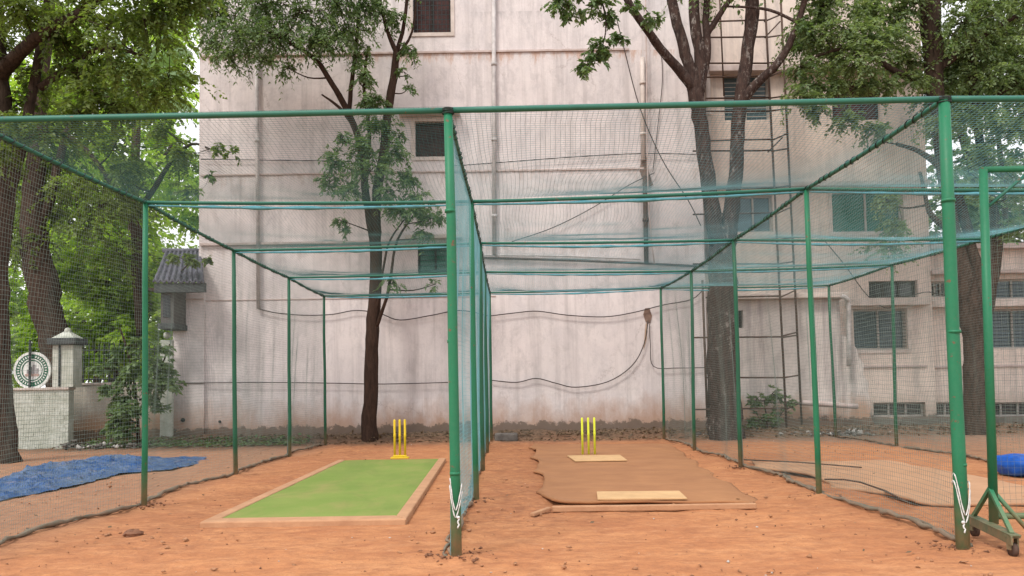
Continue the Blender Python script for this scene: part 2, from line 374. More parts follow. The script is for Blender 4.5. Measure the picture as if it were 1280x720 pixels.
# ground: one sheet, fine where the picture is near, stretching to the horizon
xs = np.concatenate([-np.geomspace(400,14,22), np.arange(-13.9,13.95,.065), np.geomspace(14,400,22)])
ys = np.concatenate([-np.geomspace(100,1,14)+4, np.arange(3.1,23,.065), np.geomspace(23.2,600,26)])
X, Y = np.meshgrid(xs, ys)
near = np.clip((16-np.abs(X))/3,0,1)*np.clip((24-Y)/2,0,1)
Z = ((fbm(X*.5,Y*.5,1)-.5)*.07 + (fbm(X*3,Y*3,11)-.5)*.035 + np.maximum(fbm(X*7,Y*7,21)-.56,0)*.07)*near
berm = np.exp(-((Y-21.4)/.55)**2)*(.12+.16*fbm(X*1.3,Y*1.3,31))*(Y>19)*(X>-9.5)
Z = Z+berm
for yy in ROWS:                                       # small mounds of soil at the post feet
    for xx in (XL,XD,XR,XF): Z = Z+.035*np.exp(-(((X-xx)**2+(Y-yy)**2)/.03))
def in_rect(x0,x1,y0,y1,s=.1): return np.clip((X-x0)/s,0,1)*np.clip((x1-X)/s,0,1)*np.clip((Y-y0)/s,0,1)*np.clip((y1-Y)/s,0,1)
Z = Z*(1-in_rect(-2.35,-.65,8.2,17.6,.15)) - .0*Z
Z = Z*(1-.9*in_rect(.3,3.3,9.2,20.,.15))
Z = Z*(1-.85*in_rect(4.2,8.2,9.,15.5,.3))
rgh = np.clip(np.exp(-((X-.1)/.7)**2)*np.clip((Y-6.5)/2,0,1)+np.exp(-((X+3.1)/.75)**2)*np.clip((Y-6.3)/1.5,0,1)+np.clip((Y-17.5)/2,0,1)*.8+np.exp(-((X-3.9)/.6)**2)*.7,0,1)*(.4+.9*fbm(X*1.2,Y*1.2,91)); rgh = np.clip(rgh,0,1)
Z = Z+rgh*(fbm(X*5,Y*5,95)-.45)*.06*near*(1-in_rect(-2.4,-.6,8.1,17.7,.15))
dl = dull_at(X,Y)
lit = np.exp(-((Y-21.5)/.8)**2)*(X>-13)*(.6+.7*fbm(X,Y,41)); lit = np.clip(lit+np.exp(-((Y-20.3)/.5)**2)*.25,0,1)
lit = np.where((X<-6.5)&(Y>18.3), np.maximum(lit, np.clip((Y-18.5)/1.5,0,1)*.7), lit)
lit = np.where((X>4)&(Y>18.8), np.maximum(lit, np.clip((Y-19.0)/2,0,1)*.55), lit)
ny, nx = X.shape; idx = np.arange(ny*nx).reshape(ny,nx)
Fq = np.stack([idx[:-1,:-1],idx[:-1,1:],idx[1:,1:],idx[1:,:-1]],-1).reshape(-1,4)
g_ = np_mesh('ground', np.stack([X,Y,Z],-1).reshape(-1,3), Fq, M_SOIL, None, True, [('rough','POINT',rgh.ravel()),('dull','POINT',dl.ravel()),('litter','POINT',lit.ravel())])
tag(g_, 'red clay practice ground, duller and browner outside the nets', 'ground', kind='structure')

# ------------------------------------------------------------------ pitches
a = G(250,652,.06); b = G(507,649,.06); c = G(557,573,.06); d = G(424,574,.06)
slab = empty('practice_pitch', (a+c)/2*Vector((1,1,0)) if False else ((a.x+c.x)/2,(a.y+c.y)/2,0), 'long green turf strip with clay coloured kerb in the left lane', 'cricket pitch', 'practice pitches in the net lanes')
yF = (a.y+b.y)/2; yB = (c.y+d.y)/2
ol = [(a.x,yF),(b.x,yF),(c.x,yB),(d.x,yB)]
def offs(poly, t):
    cx = sum(p[0] for p in poly)/4; cy = sum(p[1] for p in poly)/4
    return [(p[0]+(t if p[0]<cx else -t), p[1]+(t*1.9 if p[1]<cy else -.03)) for p in poly]
il = offs(ol, .13)
kb = MB()
for i in range(4):
    j = (i+1)%4
    if i == 2: continue
    kb.prism([ol[i],ol[j],il[j],il[i]], -.05, .06)
kb.build('kerb', M_KERB, slab, bevel=.015)
nxg, nyg = 40, 120
gx, gy = np.meshgrid(np.linspace(0,1,nxg), np.linspace(0,1,nyg))
def bil(q, s, t): q = [np.array(p) for p in q]; s = s[...,None]; t = t[...,None]; return (q[0]*(1-s)+q[1]*s)*(1-t)+(q[3]*(1-s)+q[2]*s)*t
q = bil(il, gx, gy); z = .05+(fbm(q[...,0]*2,q[...,1]*2,3)-.5)*.012
idx = np.arange(nxg*nyg).reshape(nyg,nxg); F4 = np.stack([idx[:-1,:-1],idx[:-1,1:],idx[1:,1:],idx[1:,:-1]],-1).reshape(-1,4)
np_mesh('turf_mat', np.concatenate([q,z[...,None]],-1).reshape(-1,3), F4, M_TURF, slab, True)

def mat_strip(name, label, corners, mat, scallop=0, z0=.035, seed=0, group=None, cat='cricket pitch'):
    root = empty(name, ((corners[0][0]+corners[2][0])/2,(corners[0][1]+corners[2][1])/2,0), label, cat, group)
    nx_, ny_ = 60, 160; s, t = np.meshgrid(np.linspace(0,1,nx_), np.linspace(0,1,ny_))
    q = bil(corners, s, t)
    q[...,1] += (fbm(q[...,0]*2,q[...,1]*0+seed,seed+3)-.5)*.1*(t<.02)
    edge = np.exp(-s*22)
    sc = np.abs(np.sin(q[...,1]*1.25+.6+seed))
    z = z0+(fbm(q[...,0]*1.5,q[...,1]*1.5,seed+9)-.5)*.03
    if scallop:
        q[...,0] += edge*(scallop*(sc**.5-1)+.12*(fbm(q[...,0]*0+2,q[...,1]*1.5,seed+7)-.5)); z += edge*.05*(sc**2)
    redge = np.exp(-(1-s)*20); q[...,0] += redge*(fbm(q[...,0]*0+5,q[...,1]*1.1,seed+8)-.5)*.28; z -= redge*(z0-.002)
    idx = np.arange(nx_*ny_).reshape(ny_,nx_); f = np.stack([idx[:-1,:-1],idx[:-1,1:],idx[1:,1:],idx[1:,:-1]],-1).reshape(-1,4)
    o = np_mesh('mat_sheet', np.concatenate([q,z[...,None]],-1).reshape(-1,3), f, mat, root, True)
    sm = o.modifiers.new('solid','SOLIDIFY'); sm.thickness = .03; sm.offset = -1
    return root
a = G(690,632); b = G(948,629); c = G(840,556); d = G(668,558)
rp = mat_strip('practice_pitch', 'brown coir mat strip with two buff boards in the right lane', [(a.x,a.y),(b.x,b.y),(c.x,c.y),(d.x,d.y)], M_COIR, .16, .04, 2, 'practice pitches in the net lanes')
bt = MB(); p0 = G(690,634,.05); p1 = G(945,630,.05); bt.bar((p0.x,p0.y,.03),(p1.x,p1.y,.03),.07,.06); 
q0 = G(665,646); bt.bar((q0.x,q0.y,.02),(p0.x-.03,p0.y,.035),.05,.04); bt.build('edging_batten', M_KERB, rp, bevel=.01)
def board(name, pts, mat, label):
    o = MB().prism([(p.x,p.y) for p in pts], .05, .068).build(name, mat, None, bevel=.004); tag(o, label, 'board', 'buff boards lying on the brown mat'); return o
board('crease_board', [G(747,622,.08),G(859,621,.08),G(849,612,.08),G(746,613,.08)], M_BUFF, 'long buff board nearer the camera on the brown mat')
board('crease_board', [G(719,575,.08),G(784,574,.08),G(775,567.5,.08),G(709,568.5,.08)], M_BUFF, 'smaller buff board just in front of the lime stumps')
a = G(1150,634); b = G(1420,634); c = G(1120,577); d = G(940,580)
tp = mat_strip('practice_pitch', 'pale clay covered strip in the third lane behind the right net', [(a.x,a.y),(b.x,b.y+.2),(c.x,c.y),(d.x,d.y)], M_PALECLAY, .25, .03, 5, 'practice pitches in the net lanes')
st = MB(); 
for (u0,v0,u1,v1) in ((930,576,1077,586),(1031,601,1076,605),(1076,605,1138,632)):
    p = G(u0,v0,.05); r = G(u1,v1,.05); m = (p+r)/2
    o = MB(); o.tube([p+Vector((0,0,.02)), m+Vector((0.02,0,.035)), r+Vector((0,0,.02))],.011,6,wob=.3,seed=u0)
    o = o.build('wooden_pole', M_RUST, None, True)
    tag(o, {930:'thin dark pole lying across the back of the third lane', 1031:'short curved stick at the near corner of the pale clay strip', 1076:'dark batten along the slanting left edge of the pale clay strip'}[u0], 'pole')

# ------------------------------------------------------------------ stumps
def stumps(u, v, htop, mat, label, base, ups, sp):
    p = G(u,v,.055); root = empty('cricket_stumps', (p.x,p.y,.05), label, 'stumps', 'sets of stumps on the pitches')
    z0 = .055 if base else .0
    for k in (-1,0,1):
        x = p.x+k*sp; r = .021
        prof = [(z0,r),(z0+htop*.55,r),(z0+htop*.56,r*1.12),(z0+htop*.6,r*1.12),(z0+htop*.61,r),(z0+htop-.03,r),(z0+htop-.012,r*.8),(z0+htop-.01,r*.35)]
        if ups: prof += [(z0+htop+.0,r*.35)]
        MB().tube([(x,p.y,z) for z,_ in prof],[q for _,q in prof],12).build('stump', mat, root, True)
    if base:
        MB().box((p.x-sp-.07,p.y-.055,.052),(p.x+sp+.07,p.y+.055,.085)).build('base_plate', mat, root, bevel=.008)
        MB().box((p.x-sp-.03,p.y-.03,.085),(p.x+sp+.03,p.y+.03,.115)).build('spring_housing', mat, root, bevel=.01)
stumps(500,573,.72,M_YEL,'golden yellow plastic stumps on a base plate at the far end of the green strip',True,False,.095)
stumps(736,567,.74,M_LIME,'lime yellow stumps without a base standing on the brown mat',False,False,.115)

# ------------------------------------------------------------------ cage frame
cage = empty('net_cage', (0,13.3,0), 'green steel pipe frame holding up the cricket nets', 'net cage')
def jit(a): return random.uniform(-a,a)
tops = {}
for X_, nm in ((XL,0),(XD,1),(XR,2),(XF,3)):
    for i, y in enumerate(ROWS):
        if nm == 3 and i < 2: pass
        tops[(nm,i)] = Vector((X_+jit(.02), y+jit(.02), TOP+jit(.015)))
# placed to match what the photograph shows
tops[(2,0)] = P(1180,124,ROWS[0]); tops[(1,0)] = P(560,138,ROWS[0]); tops[(2,1)] = P(1008,236,ROWS[1]); tops[(0,1)] = P(182,253,ROWS[1])
tops[(1,1)] = P(589,252,ROWS[1]); tops[(2,2)] = P(917,300,ROWS[2]); tops[(0,2)] = P(292,313,ROWS[2]); tops[(1,2)] = P(600,304,ROWS[2])
tops[(2,3)] = P(864,339,ROWS[3]); tops[(0,3)] = P(361,347,ROWS[3]); tops[(2,4)] = P(826,360,ROWS[4]); tops[(0,4)] = P(405,370,ROWS[4])
tops[(1,3)] = P(606,340,ROWS[3]); tops[(1,4)] = P(612,366,ROWS[4]); tops[(3,3)] = P(1115,331,ROWS[3]); tops[(3,4)] = P(1036,357,ROWS[4])
feet = {(2,0):G(1204,686),(1,0):G(571,698),(2,1):G(1024,621),(0,1):G(180,635),(1,1):G(596,628),(2,2):G(926,584),(0,2):G(295,598),(1,2):G(604,594),
        (2,3):G(868,564),(0,3):G(362,574),(2,4):G(830,550),(0,4):G(407,556),(3,3):G(1121,565),(3,4):G(1045,552)}
_px = {(2,0):(1204,686),(1,0):(571,698),(2,1):(1024,621),(0,1):(180,635),(1,1):(596,628),(2,2):(926,584),(0,2):(295,598),(1,2):(604,594),(2,3):(868,564),(0,3):(362,574),(2,4):(830,550),(0,4):(407,556),(3,3):(1121,565),(3,4):(1045,552)}
for k, (u_,v_) in _px.items():
    q_ = P(u_,v_,tops[k].y); feet[k] = Vector((q_.x,q_.y,0))
for k, tp_ in tops.items():
    nm, i = k
    ft = feet.get(k, Vector((tp_.x, tp_.y, 0))); ft = Vector((ft.x, tp_.y, -.15))
    r = {(2,0):.049,(1,0):.040}.get(k, .033)
    z = TOP
    pts = [ft.lerp(tp_, s)+Vector((jit(.009),jit(.009),0))*(0<s<1) for s in (0,.25,.5,.75,1)]
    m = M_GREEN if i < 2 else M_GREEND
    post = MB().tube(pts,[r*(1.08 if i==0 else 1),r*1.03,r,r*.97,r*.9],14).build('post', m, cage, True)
    if i == 0:
        for s in (.22,.5,.78): c_ = ft.lerp(tp_, s); MB().tube([c_-Vector((0,0,.012)),c_+Vector((0,0,.012))],[r*1.07]*2,14).build('collar', M_GREEN, post, True)
def sagpath(a, b, sag, n=10):
    return [a.lerp(b, t/n)-Vector((0,0,sag*4*(t/n)*(1-t/n))) for t in range(n+1)]
ov = Vector((6,0,.06))
for i in range(5):
    for nm in range(3):
        a, b = tops[(nm,i)], tops[(nm+1,i)]
        MB().tube(sagpath(a,b,.0 if i==0 else .015),.024 if i==0 else .022,10).build('crossbeam', M_RAIL, cage, True)
    if i == 0: MB().tube([tops[(0,0)], tops[(0,0)]+Vector((-3.2,0,-.0))],.024,10).build('crossbeam', M_RAIL, cage, True)
for nm in range(4):
    for i in range(4):
        a, b = tops[(nm,i)], tops[(nm,i+1)]
        MB().tube(sagpath(a,b,.02),.022,10).build('side_rail', M_RAIL, cage, True)
for k in ((1,0),(2,0)):                       # wire wound round the joint
    c_ = tops[k]; pts = []
    for t in range(60): a_ = t*.7; pts.append(c_+Vector((.047*math.cos(a_)*(1 if k[0]==1 else 1.15), .045*math.sin(a_), .02*math.sin(t*.21)-.008)))
    MB().tube(pts,.0045,5).build('binding_wire', M_LACE, cage, True)

# ------------------------------------------------------------------ nets (every strand is modelled)
def net(name, label, S, la, lb, mat, cell=.042, r=.00135, sega=.35, hem=None, lace=None, group='practice nets hung on the green frame', seed=0, na=None, nb=None):
    """S(a, b) -> (x, y, z) arrays; la, lb the lengths in metres; both 0..1"""
    V = []; Fc = []; n0 = 0
    na = na or int(la/cell); nb = nb or int(lb/cell)
    def strands(dirn, cnt, ln):
        nonlocal n0
        k = max(6, int(ln/sega)); t = np.linspace(0,1,k+1)
        c = (np.arange(cnt+1))/cnt
        A, B = np.meshgrid(c, t, indexing='ij') if dirn == 0 else np.meshgrid(c, t, indexing='ij')
        pts = np.stack(S(A,B) if dirn == 0 else S(B,A), -1)                   # (cnt+1, k+1, 3)
        tg = np.gradient(pts, axis=1); tg /= np.linalg.norm(tg,axis=-1,keepdims=True)+1e-9
        ref = np.array([.31,.52,.79]); n1 = np.cross(tg, ref); n1 /= np.linalg.norm(n1,axis=-1,keepdims=True)+1e-9; n2 = np.cross(tg,n1)
        ring = [pts+r*(n1*math.cos(a)+n2*math.sin(a)) for a in (0,2.094,4.189)]
        vs = np.stack(ring, 2).reshape(-1,3); m = cnt+1
        base = (np.arange(m)[:,None]*(k+1)+np.arange(k)[None,:])*3
        for j in range(3):
            j2 = (j+1)%3
            Fc.append(np.stack([base+j,base+j2,base+3+j2,base+3+j],-1).reshape(-1,4)+n0)
        V.append(vs); n0 += len(vs)
    strands(0, na, lb); strands(1, nb, la)
    c0 = S(np.array([[.5]]),np.array([[0.0]])); loc = (float(c0[0][0,0]),float(c0[1][0,0]),float(c0[2][0,0]))
    root = empty(name, loc, label, 'net', group)
    np_mesh('mesh_netting', np.concatenate(V), np.concatenate(Fc), mat, root)
    if hem is not None: hem.build('bottom_hem', M_NETH, root, True)
    if lace is not None: lace.build('lacing', M_LACE, root, True)
    return root
def line_interp(nm, key):
    ys_ = []; vs_ = []
    for i in range(5):
        p = tops[(nm,i)] if key != 'f' else feet.get((nm,i), Vector((tops[(nm,i)].x,tops[(nm,i)].y,0)))
        ys_.append(tops[(nm,i)].y); vs_.append(p.x if key in 'xf' else p.z)
    return np.array(ys_), np.array(vs_)
def side_net(nm, label, mat, outw, seed, bulge=.12, y0=None, foldy=.035):
    ty, tx = line_interp(nm,'x'); _, tz = line_interp(nm,'z'); _, fx = line_interp(nm,'f')
    Y0, Y1 = ty[0], ty[-1]
    rowsag = lambda y: np.abs(np.sin((np.interp(y, ty, np.arange(5)))*math.pi))
    def botx(y): return np.interp(y,ty,fx)+outw*(.05+bulge*rowsag(y)*(.5+vnoise(y*.9,y*0+seed,seed)))
    def S(a, b):
        y = Y0+(Y1-Y0)*a
        top = np.interp(y,ty,tx); zt = np.interp(y,ty,tz)-.03*rowsag(y)
        bx = botx(y); e = (1-b)
        x = top*b+bx*e+outw*np.sin(b*math.pi)*.06*rowsag(y)
        x = x+foldy*(vnoise(y*3.5,b*2+seed,seed+3)-.5)*2*np.sin(np.clip(b,0,1)*math.pi)
        yy = y+(vnoise(y*1.7,b*4,seed+4)-.5)*.09*np.sin(b*math.pi)
        z = zt*b+.03*e+(vnoise(y*1.2,b*3,seed+5)-.5)*.07*np.sin(b*math.pi)
        return x, yy, z
    hem = MB(); rr = random.Random(seed)
    yy = np.arange(Y0, Y1, .12); hx = botx(yy)
    pts = [(float(hx[i])+rr.uniform(-.02,.02), float(yy[i]), .035+rr.uniform(-.01,.02)) for i in range(len(yy))]
    hem.tube(pts,[rr.uniform(.012,.028) for _ in pts],7,wob=.4,seed=seed)
    pts = [(x+outw*.06+rr.uniform(-.02,.03),y,.02) for x,y,z in pts]; hem.tube(pts,[rr.uniform(.008,.02) for _ in pts],6,wob=.5,seed=seed+1)
    lace = MB(); n = int((Y1-Y0)/.02); lp = []
    for t in range(n):
        y = Y0+(Y1-Y0)*t/n; a_ = y*2*math.pi/.15; ph = .025+.006*math.sin(y*9)
        lp.append((float(np.interp(y,ty,tx))+ph*math.cos(a_), y, float(np.interp(y,ty,tz))-.02*float(rowsag(np.array(y)))+ph*math.sin(a_)))
    lace.tube(lp,.0055,5)
    return net('side_net', label, S, Y1-Y0, TOP, mat, hem=hem, lace=lace, seed=seed)
side_net(0,'dark green side net along the left edge of the left lane',M_NETG,-1,11,.18)
side_net(1,'dividing side net between the two middle lanes, seen nearly end on',M_NET,-1,22,.03,foldy=.015)
side_net(2,'side net along the right edge of the lane with the brown mat',M_NETG,1,33,.15)
side_net(3,'outermost side net beyond the pale clay strip at far right',M_NETG,1,44,.15)
def roof_net(nm, label, mat, seed, sag):
    ty, ax = line_interp(nm,'x'); _, az = line_interp(nm,'z'); _, bx = line_interp(nm+1,'x'); _, bz = line_interp(nm+1,'z')
    def S(a, b):
        y = ty[0]+(ty[-1]-ty[0])*a; fr = np.interp(y,ty,np.arange(5)); bay = np.abs(np.sin(fr*math.pi))
        x = np.interp(y,ty,ax)*(1-b)+np.interp(y,ty,bx)*b
        z = np.interp(y,ty,az)*(1-b)+np.interp(y,ty,bz)*b
        s = np.sin(b*math.pi)
        z = z+.026-(sag*(.5+.9*vnoise(fr*1.0+.5,b*0+seed,seed))*bay)*(.15+.85*s**.7)-.055*s*(1-bay)*0-(vnoise(x*2.3,y*2.3,seed+1)-.5)*.05*s*bay
        x = x+(vnoise(x*1.3,y*1.3,seed+2)-.5)*.12*s
        return x, y, z
    return net('roof_net', label, S, ty[-1]-ty[0], 3.95, mat, r=.0013 if nm else .0011, seed=seed)
roof_net(0,'sagging roof net over the lane with the green strip',M_NETD,51,.16)
roof_net(1,'sagging roof net over the lane with the brown mat',M_NETM,52,.17)
roof_net(2,'sagging roof net over the third lane at the right',M_NET,53,.2)
# bunched edges of roofing net along each crossbeam
for i in range(1,5):
    for nm in range(3):
        a, b = tops[(nm,i)], tops[(nm+1,i)]; sgm = []
        for t in range(25):
            s = t/24; p = a.lerp(b,s); sgm.append(p-Vector((0,.0,.036+.035*math.sin(s*math.pi)*(1+.4*math.sin(i*3+nm)))))
        o = MB().tube(sgm,[.005+.014*abs(math.sin(t/24*math.pi))**.5*(1+.3*math.sin(t*1.7)) for t in range(25)],6,wob=.5,seed=i*3+nm)
        o = o.build('gathered_netting', M_NETB, None, True)
        lane = ['left lane','middle lane','third lane at right'][nm]; bm = ['second','third','fourth','rearmost'][i-1]
        tag(o, f'teal bunched net edge slung under the {bm} crossbeam of the {lane}', 'net edge', 'bunched net edges under the crossbeams')

# ------------------------------------------------------------------ ropes tied on the front posts
def tie(u, v0, v1, Y, r, label):
    m = MB()
    for w_, dv in ((1,0),(.93,-9)):
        pts = []; n = 26
        for t in range(n):
            a_ = -math.pi*1.12+math.pi*1.24*t/(n-1); p = P(u,v1+dv-(v1-v0)*abs(math.cos(a_))**1.6*(1 if t<n/2 else .8),Y)
            pts.append(Vector((p.x+r*w_*math.cos(a_), Y+r*(1.04)*math.sin(a_)-.004, p.z)))
        m.tube(pts,[.0045+.0015*math.sin(i*1.9) for i in range(len(pts))],6,wob=.3)
    e = P(u+3,v1+1,Y-r-.012); m.ball(e,.013,8,6,rough=.3)
    m.tube([e+Vector((.006*math.sin(t*1.9),-.004*t,-.013*t)) for t in range(7)],.006,6,wob=.3)
    o = m.build('tie_rope', M_TWINE, None, True); tag(o, label, 'rope', 'white ropes knotted round the front posts')
tie(570,606,646,6.65,.049,'white rope knotted round the middle front post')
tie(1201,600,652,6.65,.062,'white rope knotted round the right front post')

# ------------------------------------------------------------------ wheeled frame at right edge
fr = empty('wheeled_frame', G(1240,675), 'green wheeled steel net frame standing at the right edge', 'frame')
YF = 6.95
pb = P(1243,668,YF); pt = P(1229,212,YF)
pb = Vector((pb.x,YF,.16)); MB().tube([pb,pt],[.036,.034],14).build('upright', M_GREEN, fr, True)
MB().tube([pt+Vector((-.02,0,0)),pt+Vector((2.4,0,.0))],.026,10).build('top_bar', M_GREEN, fr, True)
p1 = P(1231,262,YF); p2 = P(1280,220,YF); MB().tube([p1,p1+(p2-p1)*1.4],.014,8).build('corner_brace', M_RAIL, fr, True)
b0 = P(1214,674,7.35); b1 = P(1271,696,6.35); b0.z = .17; b1.z = .17
base = MB(); base.bar(b0,b1,.08,.012); base.bar(b0+Vector((-.035,-.01,-.035)),b1+Vector((-.035,-.01,-.035)),.012,.07); base.build('base_beam', M_GREEND, fr, bevel=.003)
for (q, s) in ((b0,.08),(b1,.93)):
    MB().bar(b0.lerp(b1,s), P(1238,610 if s<.5 else 612,YF),.03,.03).build('strut', M_GREEN, fr)
lb = MB().tube([Vector((pb.x,YF,.22)),Vector((pb.x+2.4,YF,.22))],.026,10).build('bottom_bar', M_GREEN, fr, True)
MB().tube([P(1240,612,YF),P(1300,680,YF-.05)],.018,8).build('strut', M_GREEN, fr, True)
for s in (.1,.93):
    c_ = b0.lerp(b1,s); wz = .055
    wh = MB().tube([(c_.x-.018,c_.y,wz),(c_.x+.018,c_.y,wz)],[.052,.052],16).build('wheel', M_RUST, fr, True)
    MB().bar((c_.x-.028,c_.y,wz),(c_.x-.028,c_.y,.16),.012,.05,(0,1,0)).bar((c_.x+.028,c_.y,wz),(c_.x+.028,c_.y,.16),.012,.05,(0,1,0)).box((c_.x-.04,c_.y-.04,.145),(c_.x+.04,c_.y+.04,.16)).build('fork', M_GREEND, wh)
def Sf(a, b):
    x = pb.x+.05+2.2*a; z = .25+(pt.z-.27)*b; return x, YF+.02+(vnoise(a*6,b*6,71)-.5)*.06, z
netf = net('frame_net','net stretched inside the wheeled green frame at the right edge',Sf,2.2,pt.z-.3,M_NETG,cell=.05,r=.0011)

# ------------------------------------------------------------------ buildings
WY = 22.0
def facade(parent, name, x0, x1, z0, z1, Yp, holes, mat, depth=8, rev=.22):
    """box with real window openings; holes as (x0, x1, z0, z1)"""
    m = MB(); xs_ = sorted({x0,x1,*[h[0] for h in holes],*[h[1] for h in holes]}); zs_ = sorted({z0,z1,*[h[2] for h in holes],*[h[3] for h in holes]})
    for i in range(len(xs_)-1):
        for j in range(len(zs_)-1):
            cx, cz = (xs_[i]+xs_[i+1])/2, (zs_[j]+zs_[j+1])/2
            if any(h[0]<cx<h[1] and h[2]<cz<h[3] for h in holes): continue
            m.add([(xs_[i],Yp,zs_[j]),(xs_[i+1],Yp,zs_[j]),(xs_[i+1],Yp,zs_[j+1]),(xs_[i],Yp,zs_[j+1])],[(0,1,2,3)])
    for h in holes:
        a_, b_, c_, d_ = h
        m.add([(a_,Yp,c_),(b_,Yp,c_),(b_,Yp,d_),(a_,Yp,d_),(a_,Yp+rev,c_),(b_,Yp+rev,c_),(b_,Yp+rev,d_),(a_,Yp+rev,d_)],[(0,4,5,1),(1,5,6,2),(2,6,7,3),(3,7,4,0)])
    m.add([(x0,Yp,z0),(x0,Yp+depth,z0),(x0,Yp+depth,z1),(x0,Yp,z1)],[(0,3,2,1)])
    m.add([(x1,Yp,z0),(x1,Yp+depth,z0),(x1,Yp+depth,z1),(x1,Yp,z1)],[(0,1,2,3)])
    m.add([(x0,Yp,z1),(x1,Yp,z1),(x1,Yp+depth,z1),(x0,Yp+depth,z1)],[(0,1,2,3)])
    m.add([(x0,Yp+depth,z0),(x1,Yp+depth,z0),(x1,Yp+depth,z1),(x0,Yp+depth,z1)],[(3,2,1,0)])
    return m.build(name, mat, parent)
def rect(u0,v0,u1,v1,Yp):
    a = P((u0+u1)/2,v0,Yp); b = P((u0+u1)/2,v1,Yp); l = P(u0,(v0+v1)/2,Yp); r = P(u1,(v0+v1)/2,Yp)
    return (l.x, r.x, b.z, a.z)
def window(parent, h, Yp, glass, fmat, nm=1, grille=None, rev=.2, gx_=.11, gz_=.13, gm=None):
    x0,x1,z0,z1 = h
    pane = MB().box((x0,Yp+rev,z0),(x1,Yp+rev+.01,z1)).build('window', glass, parent)
    f = MB(); t = .05; y0,y1 = Yp+rev-.05, Yp+rev-.003
    f.box((x0,y0,z0),(x0+t,y1,z1)); f.box((x1-t,y0,z0),(x1,y1,z1)); f.box((x0+t,y0,z0),(x1-t,y1,z0+t)); f.box((x0+t,y0,z1-t),(x1-t,y1,z1))
    for k in range(1,nm+1):
        xc = x0+(x1-x0)*k/(nm+1); f.box((xc-.025,y0,z0+t),(xc+.025,y1,z1-t))
    f.build('frame', fmat, pane)
    if grille:
        g = MB(); yg = Yp+.05
        if 'v' in grille:
            for k in range(1,int((x1-x0)/gx_)): xc = x0+k*gx_; g.box((xc-.008,yg,z0),(xc+.008,yg+.016,z1))
        if 'h' in grille:
            for k in range(1,int((z1-z0)/gz_)): zc = z0+k*gz_; g.box((x0,yg+.018,zc-.008),(x1,yg+.03,zc+.008))
        g.build('grille', gm or M_IRON, pane)
    return pane
M_FRAMEW = rough_mat('pale_window_frame', (.5,.47,.43), .2, 6)
M_FRAMED = rough_mat('dark_window_frame', (.05,.045,.04), .2, 6)
def stripX(parent, name, u0, u1, v, Yp, hz, proj, mat, z=None):
    x0 = P(u0,v,Yp).x; x1 = P(u1,v,Yp).x; z = z if z is not None else P((u0+u1)/2,v,Yp).z
    return MB().box((x0,Yp-proj,z-hz/2),(x1,Yp+.0-.002,z+hz/2)).build(name, mat, parent, bevel=.008)
xa = P(249,200,WY).x; xb = P(880,300,WY).x
mb_ = empty('main_building', ((xa+xb)/2,WY,0), 'tall pale pink plastered building behind the middle of the nets', 'building')
H1 = rect(516,-50,563,41,WY); H2 = rect(519,152,560,196,WY); H3 = rect(522,306,566,343,WY)
facade(mb_,'wall',xa,xb,-.2,14.5,WY,[H1,H2,H3],M_WALL,8)
window(mb_,H1,WY,M_ROOM,M_FRAMED,1,'vh'); window(mb_,H2,WY,M_ROOM,M_FRAMED,0,'vh'); window(mb_,H3,WY,M_GLASSG,M_FRAMED,1,'h')
for (u0,u1,v,hz,pr,mt) in ((251,786,66,.06,.045,M_LEDGE),(251,805,215,.05,.035,M_LEDGE),(251,521,304,.07,.08,M_LEDGE),(500,575,144,.1,.35,M_LEDGE2),(508,578,298,.1,.35,M_LEDGE2),(251,620,373,.03,.02,M_LEDGE)):
    stripX(mb_,'ledge',u0,u1,v,WY,hz,pr,mt)
def pipe(parent, name, pts, r, mat, clamps=0, n=8):
    pth, rd = smooth_path(pts,[r]*len(pts),3) if len(pts)>2 else (pts,[r]*len(pts))
    m = MB().tube(pth,rd,n)
    for k in range(clamps):
        c_ = Vector(pts[0]).lerp(Vector(pts[-1]),(k+.5)/clamps); m.tube([c_-Vector((0,0,.04)),c_+Vector((0,0,.04))],r*1.35,n)
    return m.build(name, mat, parent, True)
pipe(mb_,'drainpipe',[P(617,-60,WY-.1),P(618,318,WY-.1)],.055,M_PIPE,4)
pipe(mb_,'drainpipe',[P(320,-30,WY-.1),P(323,386,WY-.1)],.05,M_PIPE,3)
pipe(mb_,'drainpipe',[P(803,72,WY-.1),P(804,200,WY-.1)],.06,M_LEDGE2,2)
pipe(mb_,'drainpipe',[P(806,220,WY-.1),P(808,330,WY-.1)],.06,M_RUST,1)
pipe(mb_,'drainpipe',[P(806,-40,WY-.16),P(808,60,WY-.16),P(810,240,WY-.16),P(818,330,WY-.16)],.02,M_LEDGE,0)
pipe(mb_,'water_pipe',[P(604,322,WY-.08),P(700,325,WY-.08),P(800,329,WY-.08),P(880,333,WY+.0)],.03,M_RUST,0)
pipe(mb_,'water_pipe',[P(604,319,WY-.06),P(700,320,WY-.06),P(800,324,WY-.06)],.018,M_PIPE,0)
